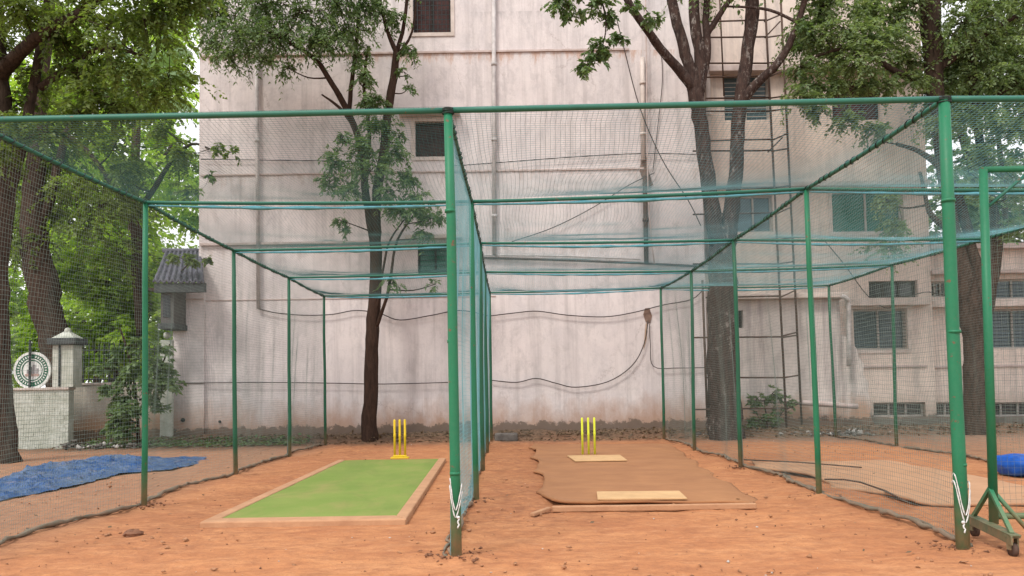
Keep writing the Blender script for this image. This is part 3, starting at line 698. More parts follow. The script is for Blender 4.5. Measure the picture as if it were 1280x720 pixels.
# patch of rust and broken plaster round the old pipe
def blob(parent, name, pts, mat, Yp, seed, t=.03):
    rr = random.Random(seed); m = MB(); fr_ = [P(u+rr.uniform(-1.5,1.5),v+rr.uniform(-1.5,1.5),Yp-t) for u,v in pts]
    n = len(fr_); vs = fr_+[Vector((p.x,Yp+.0,p.z)) for p in fr_]
    return m.add(vs,[tuple(range(n))]+[(i,n+i,n+(i+1)%n,(i+1)%n) for i in range(n)]).build(name, mat, parent)
M_STAINP = rough_mat('stained_broken_plaster', (.3,.2,.15), .4, 9, c2=(.16,.1,.08), bs=.8, bd=.03)
blob(mb_,'broken_plaster',[(803,190),(807,196),(811,215),(816,230),(810,236),(803,226),(799,215),(801,205)],M_STAINP,WY,1)
blob(mb_,'broken_plaster',[(805,384),(813,386),(814,394),(812,404),(807,402),(804,394)],M_STAINP,WY,2)
blob(mb_,'broken_plaster',[(808,404),(810,404),(808,425),(806,436),(806,425)],rough_mat('seep_stain',(.5,.36,.26),.2,9),WY,3,.012)

# lower wing at the left foot of the building
lw = empty('side_wing', (P(232,400,21.9).x,21.9,0), 'low plastered wing jutting left from the foot of the tall building', 'building')
xw = P(216,450,21.9).x
facade(lw,'wall',xw,P(255,450,21.9).x,-.2,P(232,360,21.9).z,21.9,[],M_WALL,5)
stripX(lw,'ledge',216,255,374,21.9,.04,.04,M_LEDGE)
m = MB()
for (u,v,r) in ((229,525,.055),(275,527,.035)):
    c_ = P(u,v,21.88 if u<255 else 21.98); m.tube([c_,c_+Vector((0,-.03,0))],r,10)
m.build('drain_hole', M_IRON, lw)

# booth with tiled roof
bt_ = empty('guard_booth', (P(215,400,21.2).x,21.2,0), 'small grey booth with a sloping slate tiled roof at the building corner', 'booth')
tA = P(206,316,22.3); tB = P(252,316,22.3); lA = P(190,357,20.9); lB = P(256,358,20.9)
nu, nv = 120, 24; s, t = np.meshgrid(np.linspace(0,1,nu), np.linspace(0,1,nv))
q = bil([tuple(lA),tuple(lB),tuple(tB),tuple(tA)], s, t)
q[...,2] += .09*np.abs(np.sin(s*math.pi*9))+.04*(1-(t*5)%1)
q[...,2] += .05*(1-t)**3
idx = np.arange(nu*nv).reshape(nv,nu); f4 = np.stack([idx[:-1,:-1],idx[:-1,1:],idx[1:,1:],idx[1:,:-1]],-1).reshape(-1,4)
o = np_mesh('roof', q.reshape(-1,3), f4, M_TILE, bt_, False); sm = o.modifiers.new('s','SOLIDIFY'); sm.thickness = .05
m = MB(); m.box((lA.x+.03,20.95,lA.z-.17),(lB.x-.03,21.1,lA.z+.06)); m.build('fascia', M_DARKCAP, bt_)
MB().tube([tA+Vector((-.05,0,.06)),tB+Vector((.05,0,.06))],.06,8).build('ridge', M_TILE, bt_, True)
w0 = P(201,370,21.1); w1 = P(217,404,21.1)
MB().box((w0.x,21.1,w1.z),(w1.x,21.9-.002,lA.z-.05)).build('wall', M_BOOTH, bt_)
MB().box((w0.x+.06,21.09,w1.z+.15),(w1.x-.08,21.1-.001,w1.z+.7)).build('window', M_GLASS, bt_)
MB().box((w0.x-.05,21.04,w1.z-.14),(w1.x+.04,21.9-.002,w1.z-.001)).build('sill', M_DARKCAP, bt_)

# right-hand building, further back
RY = 23.1
rxa = xb+.003; rxm = P(1160,260,RY).x; rxe = P(1330,400,RY).x+8
rb_ = empty('rear_building', ((rxa+rxm)/2,RY,0), 'set back four storey plastered building behind the twin trunked tree', 'building')
hs = [rect(905,92,962,150,RY),rect(920,244,966,290,RY),rect(1040,238,1129,290,RY),rect(1067,386,1134,437,RY),rect(1086,351,1147,372,RY),rect(1092,503,1157,521,RY),rect(1040,100,1100,150,RY)]
facade(rb_,'wall',rxa,rxm,-.2,14.5,RY,hs,M_WALL3,8)
window(rb_,hs[0],RY,M_GLASSB,M_FRAMEW,1,'h',gm=M_FRAMEW,gz_=.12); window(rb_,hs[1],RY,M_GLASSB,M_FRAMEW,1); window(rb_,hs[2],RY,M_GLASSG,M_FRAMEW,1)
window(rb_,hs[3],RY,M_GLASSB,M_FRAMEW,1,'h',gz_=.09); window(rb_,hs[4],RY,M_GLASS,M_FRAMED,2); window(rb_,hs[5],RY,M_GLASS,M_FRAMEW,2,'h',gz_=.1,gm=M_PLINTH); window(rb_,hs[6],RY,M_ROOM,M_FRAMED,2)
for (u0,u1,v,hz,pr,mt) in ((884,1158,88,.16,.3,M_LEDGE),(884,1158,232,.12,.25,M_LEDGE2),(1056,1158,378,.2,.25,M_LEDGE2),(1060,1158,458,.06,.05,M_LEDGE)):
    stripX(rb_,'ledge',u0,u1,v,RY,hz,pr,mt)
for par_, h, Yw in ((mb_,H2,WY),(mb_,H1,WY),(rb_,hs[3],RY),(rb_,hs[2],RY)):
    a_,b_,c_,d_ = h; t_ = .1
    m = MB().box((a_-t_,Yw-.03,c_-t_),(b_+t_,Yw-.003,c_-.002)).box((a_-t_,Yw-.03,d_+.002),(b_+t_,Yw-.003,d_+t_)).box((a_-t_,Yw-.03,c_-.002),(a_-.002,Yw-.003,d_+.002)).box((b_+.002,Yw-.03,c_-.002),(b_+t_,Yw-.003,d_+.002))
    m.build('window_surround', M_LEDGE2, par_)
MB().box((P(1050,500,RY).x,RY-.1,-.2),(rxm,RY-.003,P(1120,524,RY).z)).build('plinth', M_PLINTH, rb_)
pipe(rb_,'drainpipe',[P(884,-40,RY-.1),P(887,330,RY-.1)],.07,M_LEDGE2,3)
pipe(rb_,'drainpipe',[P(872,20,RY-.1),P(880,400,RY-.1)],.035,M_RUST,0)
lwb = empty('low_wing', ((rxm+rxe)/2,RY,0), 'low pinkish wing with barred windows at the right edge', 'building')
hl = [rect(1240,385,1312,435,RY),rect(1240,347,1310,372,RY),rect(1170,503,1232,521,RY),rect(1240,503,1305,521,RY),rect(1170,350,1192,370,RY)]
facade(lwb,'wall',rxm+.003,rxe,-.2,P(1200,306,RY).z,RY+.25,hl,M_WALL3,7)
for k, h in enumerate(hl): window(lwb,h,RY+.25,M_GLASSB if k<2 else M_GLASS,M_FRAMEW,1 if k<2 else 2,'h',gz_=.1,gm=M_PLINTH if k>1 else None)
for (v,hz,pr,mt) in ((308,.14,.3,M_LEDGE),(340,.1,.3,M_LEDGE),(379,.2,.25,M_LEDGE2),(458,.06,.05,M_LEDGE)):
    z = P(1200,v,RY).z; MB().box((rxm+.01,RY+.25-pr,z-hz/2),(rxe,RY+.248,z+hz/2)).build('ledge', mt, lwb, bevel=.01)
MB().box((rxm+.004,RY+.1,-.2),(rxe,RY+.247,P(1200,524,RY).z)).build('plinth', M_PLINTH, lwb)

# annex block in front of the rear building
AY = 22.3
ax0 = P(912,450,AY).x; ax1 = P(1052,450,AY).x; az = P(990,374,AY).z
an = empty('annex_block', ((ax0+ax1)/2,AY,0), 'stained single storey annex with a flat slab roof behind the steel ladder frame', 'building')
ha = rect(920,388,929,410,AY)
facade(an,'wall',ax0,ax1,-.2,az,AY,[ha],M_WALL2,RY-AY-.01)
window(an,ha,AY,M_GLASS,M_FRAMED,0)
MB().box((ax0-.1,AY-.25,az+.002),(ax1+.15,RY-.01,az+.14)).build('roof_slab', M_LEDGE2, an, bevel=.02)
pipe(an,'drainpipe',[P(1052,370,AY-.3),P(1059,374,AY-.3),P(1061,385,AY-.25),P(1061,458,AY-.2)],.06,M_PIPE,0)
pipe(an,'waste_pipe',[P(936,498,AY-.25),P(1000,503,AY-.25),P(1072,508,AY-.25)],.07,M_LEDGE,0)
m = MB(); rr = random.Random(5); fr_ = []
for (u,v) in ((1052,418),(1058,421),(1063,430),(1070,434),(1074,447),(1080,455),(1079,468),(1086,478),(1085,490),(1090,505),(1087,518),(1093,530),(1092,550)): fr_.append(P(u,v,AY+.05))
fr_ = [Vector((ax1+.003,AY+.05,fr_[0].z))]+fr_+[Vector((ax1+.003,AY+.05,fr_[-1].z))]
n = len(fr_); m.add(fr_+[Vector((p.x,RY-.12,p.z)) for p in fr_],[tuple(range(n))]+[(k,n+k,n+(k+1)%n,(k+1)%n) for k in range(n)])
m.build('broken_buttress', M_WALL2, an)

# ------------------------------------------------------------------ steel ladder frame against the wall
ld = empty('steel_ladder_frame', (P(990,545,21.6).x,21.6,0), 'tall rusty steel scaffold ladder frame fixed beside the twin trunked tree', 'ladder')
def strut(a, b, Ya, Yb, r=.028): return MB().tube([P(*a,Ya),P(*b,Yb)],r,6).build('pole', M_RUST, ld, True)
strut((953,-60),(984,548),21.3,21.3); strut((973,-60),(1003,546),21.9,21.9); strut((897,-60),(905,120),21.6,21.6,.02); strut((886,380),(886,520),21.5,21.5,.03); strut((878,350),(884,522),21.4,21.4,.03)
for k, v in enumerate((27,47,79,97,123,139,176,189,235,268,300,330,372,422,472,512)):
    x0 = 866 if k%2 else 882
    strut((x0,v),(956+ (v/545)*28,v-2+(k%3)),21.4,21.3,.022); strut((954+(v/545)*30,v),(975+(v/545)*28,v-3-(6 if k%3==0 else 0)),21.3,21.9,.02)
for (a_,b_) in (((956,47),(975,27)),((960,190),(978,172)),((978,420),(997,415))): strut(a_,b_,21.3,21.9,.02)

# ------------------------------------------------------------------ cables on the wall
def cable(label, pts, Yp=21.9, r=.014):
    p = [P(u,v,Yp) for u,v in pts]; pth, rd = smooth_path(p,[r]*len(p),5)
    o = MB().tube(pth,rd,5).build('cable', M_CABLE, None, True); tag(o, label, 'cable', 'cables on the plastered wall')
cable('dark cable sagging across the wall from the left drainpipe to the middle posts',[(323,386),(345,391),(380,394),(415,393),(445,388),(475,392),(500,400),(540,394),(575,388),(612,395)])
cable('dark cable waving across the wall above the lime stumps',[(612,395),(645,391),(672,389),(710,394),(755,396),(790,391),(830,381),(865,374),(882,358)])
cable('thin cable hanging in a deep curve low on the wall behind the lime stumps',[(612,475),(645,478),(670,473),(695,479),(720,484),(760,477),(790,457),(805,430),(810,400)])
cable('straight grey cable running low along the wall left of the middle posts',[(222,479),(330,478),(420,479),(480,480),(560,478)],21.88,.012)
cable('cable rising diagonally to the broken plaster from the left',[(640,302),(690,285),(740,260),(785,232),(818,216)],21.9,.012)
cable('long cable slanting down from the top of the wall to the twin trunked tree',[(770,20),(780,60),(800,135),(828,200),(860,250),(876,282)],21.6,.014)
cable('thin cable strung level across the wall above the second ledge',[(560,208),(640,202),(720,196),(800,192),(870,193)],21.9,.012)
cable('thin cable strung level along the wall left of the slim tree',[(251,199),(320,200),(400,201),(440,202)],21.92,.012)
cable('short cable looping beside the pale vertical pipe',[(826,60),(828,100),(822,160),(816,215)],21.95,.01)
cable('slanting cable from the annex roof towards the low barred window',[(1030,300),(1055,330),(1085,370),(1110,385),(1135,372),(1160,365),(1190,372)],22.9,.014)
cable('thin cable running level from the broken plaster behind the posts',[(812,405),(813,430),(817,458),(850,460),(890,459)],21.9,.011)

# ------------------------------------------------------------------ boundary wall, pillars, fence, emblem
GY = 20.6
gw = empty('brick_wall', (P(50,550,GY).x,GY,0), 'white painted brick wall below the round emblem', 'wall', 'white boundary walls')
x0 = P(-60,550,GY).x; x1 = P(85,550,GY).x; zt = P(50,486,GY).z
m = MB(); rowh = .1; z = 0; k = 0
m.box((x0,GY+.015,-.15),(x1-.01,GY+.28,zt-.03))
while z < zt-.06:
    x = x0+(0 if k%2 else -.12)
    while x < x1-.02:
        xx = min(x+.235,x1); m.box((max(x,x0),GY+.009+random.uniform(-.003,.003),z),(xx,GY+.05,z+rowh-.014)); x += .25
    z += rowh; k += 1
m.build('wall', M_WHITE, gw)
MB().box((x0,GY-.04,zt-.03),(x1+.02,GY+.3,zt+.03)).build('coping', M_LEDGE2, gw, bevel=.01)
pl_ = empty('gate_pillar', (P(79,480,GY).x,GY,0), 'white square pillar with a dark capital beside the round emblem', 'pillar', 'white pillars of the boundary wall')
a_ = P(66,450,GY).x; b_ = P(92,450,GY).x; zc = P(79,431,GY).z; zc2 = P(79,424,GY).z
MB().box((a_,GY-.02,zt+.032),(b_,GY+.42,zc)).build('shaft', M_WHITE, pl_, bevel=.01)
MB().box((a_-.1,GY-.12,zc+.002),(b_+.1,GY+.52,zc2+.03)).build('capital', M_DARKCAP, pl_, bevel=.02)
mm = MB(); cx_ = (a_+b_)/2; mm.add([(a_-.02,GY-.04,zc2+.032),(b_+.02,GY-.04,zc2+.032),(b_+.02,GY+.44,zc2+.032),(a_-.02,GY+.44,zc2+.032),(cx_,GY+.2,zc2+.25)],[(0,1,4),(1,2,4),(2,3,4),(3,0,4),(3,2,1,0)]); mm.ball((cx_,GY+.2,zc2+.22),.08,12,8)
mm.build('finial', M_WHITE, pl_)
MB().bar((cx_-.07,GY-.04,zt+.05),(cx_-.07,GY-.04,zc),.04,.03).build('pipe', M_IRON, pl_)
# low plain wall behind
BY = 21.6
bw = empty('boundary_wall', (P(150,545,BY).x,BY,0), 'plain cream boundary wall with an iron railing behind the leafy shrub', 'wall', 'white boundary walls')
x0b = P(84,500,BY).x; x1b = xw-.004; ztb = P(150,481,BY).z
M_CREAM = plaster('cream_wall_plaster',(.5,.45,.38),(.42,.38,.33),stain_h=.6,gk=.6)
MB().box((x0b,BY,-.15),(x1b,BY+.25,ztb)).build('wall', M_CREAM, bw)
MB().box((x0b,BY-.03,ztb+.002),(x1b,BY+.28,ztb+.06)).build('coping', M_LEDGE2, bw, bevel=.01)
m = MB(); zf = P(150,432,BY).z; x = x0b+.1
while x < x1b-.4:
    m.bar((x,BY+.12,ztb+.06),(x,BY+.12,zf),.022,.022); m.ball((x,BY+.12,zf+.03),.03,6,4,sc=(.6,.6,1.6)); x += .13
m.bar((x0b,BY+.12,ztb+.15),(x1b,BY+.12,ztb+.15),.035,.03); m.bar((x0b,BY+.12,zf-.1),(x1b,BY+.12,zf-.1),.035,.03)
m.build('railing', M_IRON, bw)
ep = empty('end_pillar', (P(207,480,BY).x,BY-.05,0), 'white pillar with a ball finial under the tiled booth', 'pillar', 'white pillars of the boundary wall')
a2 = P(200,450,BY-.15).x; b2 = P(215,450,BY-.15).x
MB().box((a2,BY-.15,-.1),(b2,BY+.1-.12,P(207,425,BY-.15).z)).build('shaft', M_WHITE, ep, bevel=.01)
MB().ball(((a2+b2)/2,BY-.1,P(207,419,BY-.15).z),.09,12,8).build('finial', M_WHITE, ep, True)
# emblem
ec = P(40,463,GY+.1); em = empty('round_emblem', (ec.x,ec.y,ec.z-.5), 'round green and white emblem standing on the white brick wall', 'emblem')
def disc(r0, r1, y0, y1, n=48):
    m = MB(); vs = []; 
    for i in range(n):
        a = 2*math.pi*i/n
        for (r,y) in ((r0,y0),(r1,y0),(r1,y1),(r0,y1)): vs.append((ec.x+r*math.cos(a),ec.y+y,ec.z+r*math.sin(a)))
    fs = []
    for i in range(n):
        j = (i+1)%n
        for k in range(4): fs.append((i*4+k,j*4+k,j*4+(k+1)%4,i*4+(k+1)%4))
    return m.add(vs,fs)
M_EMW = rough_mat('emblem_white',(.75,.77,.74),.1,10); M_EMG = rough_mat('emblem_green',(.02,.13,.07),.1,10); M_EMGR = rough_mat('emblem_grey',(.35,.33,.34),.2,10); M_EMP = rough_mat('emblem_pink',(.55,.38,.33),.2,10)
disc(.40,.46,.0,.05).build('outer_ring', M_EMW, em); disc(.29,.398,.005,.045).build('lettering_band', M_EMG, em)
disc(.262,.288,.0,.05).build('inner_ring', M_EMW, em); disc(.235,.26,.006,.045).build('inner_green_ring', M_EMG, em); disc(.001,.233,.008,.04).build('centre_disc', M_EMW, em)
m = MB()
for i in range(34):
    a = 2*math.pi*i/34; 
    if i in (8,9,25,26): continue
    r0, r1 = .315, .37; ca, sa = math.cos(a), math.sin(a)
    m.bar((ec.x+r0*ca,ec.y-.001,ec.z+r0*sa),(ec.x+r1*ca,ec.y-.001,ec.z+r1*sa),.028,.008,(0,1,0))
m.build('letter_marks', M_EMW, em)
m = MB()
for (dx,w_,h_) in ((-.1,.05,.1),(-.03,.05,.17),(.05,.06,.22),(.13,.05,.13)): m.box((ec.x+dx-w_/2,ec.y-.004,ec.z-.08),(ec.x+dx+w_/2,ec.y+.007,ec.z-.08+h_))
m.build('picture', M_EMGR, em); MB().box((ec.x-.17,ec.y-.004,ec.z-.14),(ec.x+.17,ec.y+.007,ec.z-.085)).build('picture_base', M_EMP, em)
MB().bar((ec.x-.02,ec.y-.06,zt+.02),(ec.x-.02,ec.y-.06,ec.z+.75),.05,.03).build('support_post', M_IRON, em)

# ------------------------------------------------------------------ leaves and trees
def leaves(clumps, rng, L=.11, Wd=.042, droop=.35, dens=1.0, stems=None):
    """clumps: (centre, radius, twigs). leaflets sit on both sides of thin drooping twigs"""
    B = []; D = []; S_ = []; T = []; Ls = []
    for c, r, n in clumps:
        n = int(n*dens); d = rng.normal(size=(n,3)); d /= np.linalg.norm(d,axis=1,keepdims=True); d *= (.6+.9*rng.random(3)); d[:,2] = d[:,2]*.75+.1
        ln = r*(.35+1.15*rng.random(n)**1.3); st = np.array(c)+d*r*(.75*rng.random((n,1)))+rng.normal(size=(n,3))*r*.12
        k = 9; tt = np.linspace(.1,1,k)
        tone = rng.random(n)*.7
        for j, t in enumerate(tt):
            p = st+d*(ln*t*.6)[:,None]; p[:,2] -= droop*ln*t*t
            tg = d.copy(); tg[:,2] -= 2*droop*t; tg /= np.linalg.norm(tg,axis=1,keepdims=True)
            sd_ = np.cross(tg,[0,0,1.0]); sd_ /= np.linalg.norm(sd_,axis=1,keepdims=True)+1e-6
            for sg in (-1,1):
                ld_ = tg*.55+sd_*sg*.8+rng.normal(size=(n,3))*.28; ld_[:,2] -= .2; ld_ /= np.linalg.norm(ld_,axis=1,keepdims=True)
                B.append(p+rng.normal(size=(n,3))*.012); D.append(ld_); T.append(np.clip(tone+rng.random(n)*.4,0,1)); Ls.append(L*(.45+.95*rng.random(n)))
        if stems is not None:
            for q in range(0,n,5):
                a = st[q]; b = a+d[q]*ln[q]*.3; b[2] -= droop*ln[q]*.25; e = a+d[q]*ln[q]*.6; e[2] -= droop*ln[q]
                stems.tube([c,tuple((np.array(c)+a)/2),tuple(a),tuple(b),tuple(e)],[.012,.009,.007,.005,.003],3,cap=False)
    B = np.concatenate(B); D = np.concatenate(D); T = np.concatenate(T); Ls = np.concatenate(Ls)[:,None]
    rnd = rng.normal(size=B.shape)*.55+np.array([0,0,1.0]); W = np.cross(D,rnd); W /= np.linalg.norm(W,axis=1,keepdims=True)+1e-6
    nn = np.cross(W,D); w_ = Wd*(Ls/L)
    V = np.stack([B, B+D*Ls*.45+W*w_+nn*Ls*.04, B+D*Ls-nn*Ls*.1, B+D*Ls*.45-W*w_+nn*Ls*.04],1).reshape(-1,3)
    return V, np.arange(len(V)).reshape(-1,4), T
def tree(name, label, limbs, clumps, bark, leafm, seed, L=.11, Wd=.042, droop=.35, dens=1.0, group=None, cat='tree', link_branches=True, wob=.1, tn='trunk', cn='crown'):
    rng = np.random.default_rng(seed); wood = MB(); base = None; nodes = []
    for li, lm in enumerate(limbs):
        pts = [P(u,v,y) for (u,v,y,r) in lm]; rad = [r for *_, r in lm]
        if li == 0:
            base = Vector((pts[0].x,pts[0].y,0))
            if pts[0].z > .02: pts.insert(0, Vector((pts[0].x,pts[0].y,-.1))); rad.insert(0, rad[0]*1.15)
        pth, rd = smooth_path(pts,rad,4)
        rr = random.Random(seed+li); pth = [p+Vector((rr.uniform(-1,1),rr.uniform(-1,1),0))*rd[i]*.12 for i,p in enumerate(pth)]
        wood.tube(pth,rd,12 if rad[0]>.1 else 7,wob=wob,seed=seed+li)
        nodes += [(p,r) for p,r in zip(pth,rd)]
    cl = []
    for cdat in clumps:
        u,v,y,r,n = cdat; c_ = P(u,v,y); cl.append(((c_.x,c_.y,c_.z),r,n))
        if link_branches and nodes:
            cand = [(p,q) for p,q in nodes if p.z < c_.z+.6] or nodes
            p, q = min(cand, key=lambda k: (k[0]-c_).length+(0.0 if k[0].z<c_.z else .5))
            if (p-c_).length > .15:
                mid = p.lerp(c_,.5)+Vector((rng.normal()*.1,rng.normal()*.1,-.08*(p-c_).length))
                r0 = min(q*.6,.014+.012*(p-c_).length); pth, rd = smooth_path([p,mid,c_],[r0,r0*.7,.008],4)
                wood.tube(pth,rd,5,cap=False); nodes += [(a,b) for a,b in zip(pth[2:],rd[2:])]
    V, Fq_, T = leaves(cl,rng,L,Wd,droop,dens,wood)
    root = empty(name, base, label, cat, group)
    wood.build(tn, bark, root, True)
    np_mesh(cn, V, Fq_, leafm, root, False, [('tone','FACE',T)])
    return root

ty_ = 20.9
tree('slim_tree','slim tree with forked trunk rising behind the green strip against the wall',[
 [(463,560,ty_,.22),(462,520,ty_,.185),(464,450,ty_,.17),(466,400,ty_,.16),(470,340,ty_,.15),(469,290,ty_,.145),(470,262,ty_,.12),(472,230,ty_,.12),(480,190,ty_,.12),(485,140,ty_,.105),(492,95,ty_,.1),(496,66,ty_,.09)],
 [(468,300,ty_,.12),(458,250,ty_,.1),(455,215,ty_,.09),(447,170,ty_,.085),(432,135,ty_,.08),(415,105,ty_-.3,.07),(395,75,ty_-.5,.06),(365,55,ty_-.8,.045),(320,30,ty_-1,.02)],
 [(436,142,ty_,.06),(440,100,ty_,.055),(446,50,ty_-.3,.045),(450,-10,ty_-.4,.03)],
 [(440,155,ty_,.045),(425,135,ty_-.2,.04),(402,118,ty_-.4,.02)],
 [(496,68,ty_,.07),(485,40,ty_-.2,.05),(476,5,ty_-.3,.04),(470,-40,ty_-.3,.03)],
 [(496,66,ty_,.06),(505,30,ty_-.1,.05),(512,-30,ty_-.1,.03)],
 [(496,70,ty_,.05),(515,40,ty_+.2,.03),(522,-20,ty_+.2,.02)],
 [(455,230,ty_,.06),(462,170,ty_-.1,.05),(455,110,ty_-.2,.04),(460,60,ty_-.3,.03)],
 [(470,410,ty_-.05,.05),(484,370,ty_-.3,.04),(489,340,ty_-.4,.035),(497,300,ty_-.5,.03),(520,265,ty_-.6,.02)],
 [(470,395,ty_-.05,.035),(480,330,ty_-.3,.03),(488,300,ty_-.4,.025),(505,275,ty_-.5,.015)]],
 [(268,15,20.0,.75,120),(300,45,19.9,.7,110),(285,70,20,.35,30),(330,8,20,.75,120),(345,48,20,.65,110),(375,15,20,.75,120),(398,48,20.1,.6,90),(420,5,20.2,.7,110),(436,38,20.3,.55,80),(465,8,20.4,.55,60),(490,20,20.6,.4,40),(512,60,20.7,.3,18),(330,75,20,.25,14),(262,50,20.2,.35,30),(360,85,20.2,.25,12),(280,-25,20,.8,120),(340,-30,20,.8,120),(410,-30,20,.8,120),(480,-30,20.4,.7,80),
  (455,95,20.5,.35,35),(462,125,20.6,.38,45),(470,155,20.6,.38,40),(450,70,20.5,.3,26),(505,90,20.8,.2,9),(512,110,20.8,.18,8),
  (420,203,20.5,.42,50),(452,182,20.3,.4,45),(488,190,20.5,.42,50),(436,236,20.3,.34,36),(462,214,20.1,.4,40),(483,240,20.4,.36,36),(512,222,20.6,.38,40),(412,228,20.6,.3,24),(500,170,20.7,.25,14),(430,170,20.7,.22,12),(520,245,20.5,.25,16),(425,275,20.5,.2,14),(432,287,20.5,.15,8),(500,262,20.3,.4,45),(525,258,20.3,.42,45),(545,272,20.4,.35,30),(530,290,20.4,.3,22),(492,352,20.4,.22,12),(545,355,20.5,.16,6)],
 M_BARK1, L_MID, 3, L=.11, Wd=.019, droop=.6, dens=.95)

ty_ = 20.1
def Q(lst, y=None):
    y = ty_ if y is None else y
    return [(u,v,y+dy,r) for (u,v,dy,r) in [(a if len(a)==4 else (a[0],a[1],0,a[2])) for a in lst]]
tree('twin_trunk_tree','large speckled tree whose trunk forks in two right of the brown mat lane',[
 Q([(908,556,.46),(906,520,.385),(904,460,.35),(903,400,.34),(903,340,.34),(903,300,.3)]),
 Q([(898,310,.22),(889,250,.19),(880,190,.175),(874,145,.175),(868,112,.18),(862,85,.14),(852,50,.13),(842,10,.12),(836,-30,.11)]),
 Q([(868,112,.14),(850,88,-.2,.12),(825,60,-.5,.105),(800,25,-.8,.09),(780,-8,-1,.08),(765,-40,-1.2,.06)]),
 Q([(872,120,.17),(875,70,.14),(869,30,.13),(866,-30,.12)]),
 Q([(876,115,.1),(884,60,.1),(882,25,.085),(887,-30,.07)]),Q([(884,42,.08),(900,18,.07),(925,-20,.05)]),
 Q([(908,310,.22),(915,260,.19),(920,210,.17),(923,160,.165),(927,115,.165),(935,60,.15),(940,15,.165),(945,-40,.15)]),
 Q([(927,128,.13),(948,102,-.2,.11),(972,80,-.4,.095),(990,48,-.5,.08),(1004,8,-.6,.07),(1010,-30,-.7,.06)]),
 Q([(955,95,-.2,.04),(970,88,-.1,.03),(976,70,0,.02)]),Q([(1000,30,-.6,.04),(960,12,-.4,.035),(910,8,-.2,.025)]),
 Q([(742,-20,-1.3,.03),(757,20,-1.3,.02),(752,60,-1.3,.014),(728,88,-1.3,.008)]),Q([(700,-30,-1.3,.02),(708,0,-1.3,.012),(712,15,-1.3,.006)]),Q([(752,-20,-1.3,.02),(790,-5,-1.3,.016),(812,18,-1.3,.008)])],
 [(703,2,18.8,.28,26),(716,18,18.8,.22,16),(712,-15,18.8,.35,30),(748,5,18.8,.3,24),(760,22,18.8,.2,14),(738,-15,18.8,.4,30),(818,22,18.9,.22,15),(777,45,18.8,.2,12),(752,56,18.8,.24,18),(745,72,18.8,.22,16),(730,84,18.8,.2,14),(756,68,18.8,.12,6),(790,10,18.8,.2,10),
  (1003,32,19.4,.2,12),(997,60,19.6,.15,6),(880,-30,20,.8,60),(940,-40,20,.8,60),(1010,-25,19.6,.5,40)],
 M_BARK2, L_MID, 5, L=.115, Wd=.028, droop=.5, link_branches=False)

ty_ = 20.3
tree('leaning_tree','dark leafy tree with several leaning stems near the right edge',[
 Q([(1221,552,.33),(1219,520,.28),(1219,470,.265),(1220,430,.27),(1213,395,.28),(1207,360,.26),(1198,320,.2),(1188,270,.17),(1178,200,.16),(1170,120,.2),(1166,60,.24),(1160,-30,.24)]),
 Q([(1216,400,.16),(1222,350,.15),(1214,310,.13),(1202,260,.12),(1180,215,.09),(1150,190,.06),(1120,180,.04)]),
 Q([(1222,430,.18),(1234,380,.17),(1242,330,.16),(1246,290,.14),(1236,240,.11),(1225,180,.1),(1215,90,.11),(1222,0,.1)]),
 Q([(1190,290,.09),(1165,270,.07),(1158,250,.05),(1150,215,.04)]),
 Q([(1170,110,.12),(1120,90,-.3,.08),(1070,60,-.5,.05),(1020,70,-.6,.03)]),Q([(1170,90,.12),(1220,50,-.3,.08),(1270,20,-.5,.05)]),Q([(1225,130,.08),(1260,110,-.4,.06),(1290,90,-.6,.04)])],
 [(u,v,19.5+((u*7+v*13)%17)/10,.72,95) for (u,v) in ((1025,12),(1060,40),(1035,70),(1085,12),(1100,50),(1075,75),(1120,20),(1130,75),(1010,45),(1050,-20),(1110,-25),(1190,-20),(1205,30),(1235,10),(1265,30),(1240,60),(1275,75),(1210,75),(1190,95),(1255,100),(1290,0),(1290,110),(1170,115),(1145,-20),(1230,-30),(1285,-30))]
 +[(u,v,19.8,.42,34) for (u,v) in ((1000,85),(1015,110),(1045,105),(1080,108),(1110,105),(1140,100),(1000,118),(1020,135),(1060,150),(1095,165),(1210,140),(1240,150),(1265,165),(1280,140),(1230,190),(1255,215),(1275,240),(1225,235),(1180,155),(1108,250),(1120,285),(1112,310),(1280,285))],
 M_BARK3, L_OLIVE, 9, L=.09, Wd=.023, droop=.4, dens=1.4)

# trees at the left
ty_ = 16.6
def fill(us, vs, Y0, dY, r, n, seed, keep=1.0):
    rr = random.Random(seed); o = []
    for u in us:
        for v in vs:
            if rr.random() > keep: continue
            o.append((u+rr.uniform(-22,22), v+rr.uniform(-18,18), Y0+rr.uniform(0,dY), r*rr.uniform(.75,1.15), int(n*rr.uniform(.6,1.2))))
    return o
tree('old_tree','big dark old tree with thick rough trunk at the left edge',[
 Q([(8,582,.30),(3,540,.25),(0,470,.225),(-3,400,.21),(-3,330,.21),(2,270,.23),(4,210,.24),(0,140,.23),(-5,60,.2),(-10,-40,.18)]),
 Q([(4,260,.16),(22,200,.12),(38,130,.1),(50,60,.09),(64,-20,.08)]),
 Q([(-5,100,.16),(25,65,-.4,.13),(65,35,-.8,.11),(110,10,-1,.09),(150,-30,-1.2,.07)]),
 Q([(50,110,.08),(90,80,-.2,.06),(130,60,-.4,.04),(180,70,-.5,.025)]),
 Q([(-10,230,.15),(-60,190,.12),(-120,150,.1)])],
 fill(range(0,215,38), range(-20,130,36), 15.2,1.8,.62,62,1,.9)+[(u,v,15.8,.45,40) for (u,v) in ((225,-10),(180,25),(205,15),(20,150),(60,165),(5,190),(100,140),(-30,60),(-40,130),(250,-12),(232,5))],
 M_BARK3, L_DARK, 12, L=.10, Wd=.025, droop=.5, dens=.85)
ty_ = 23.5
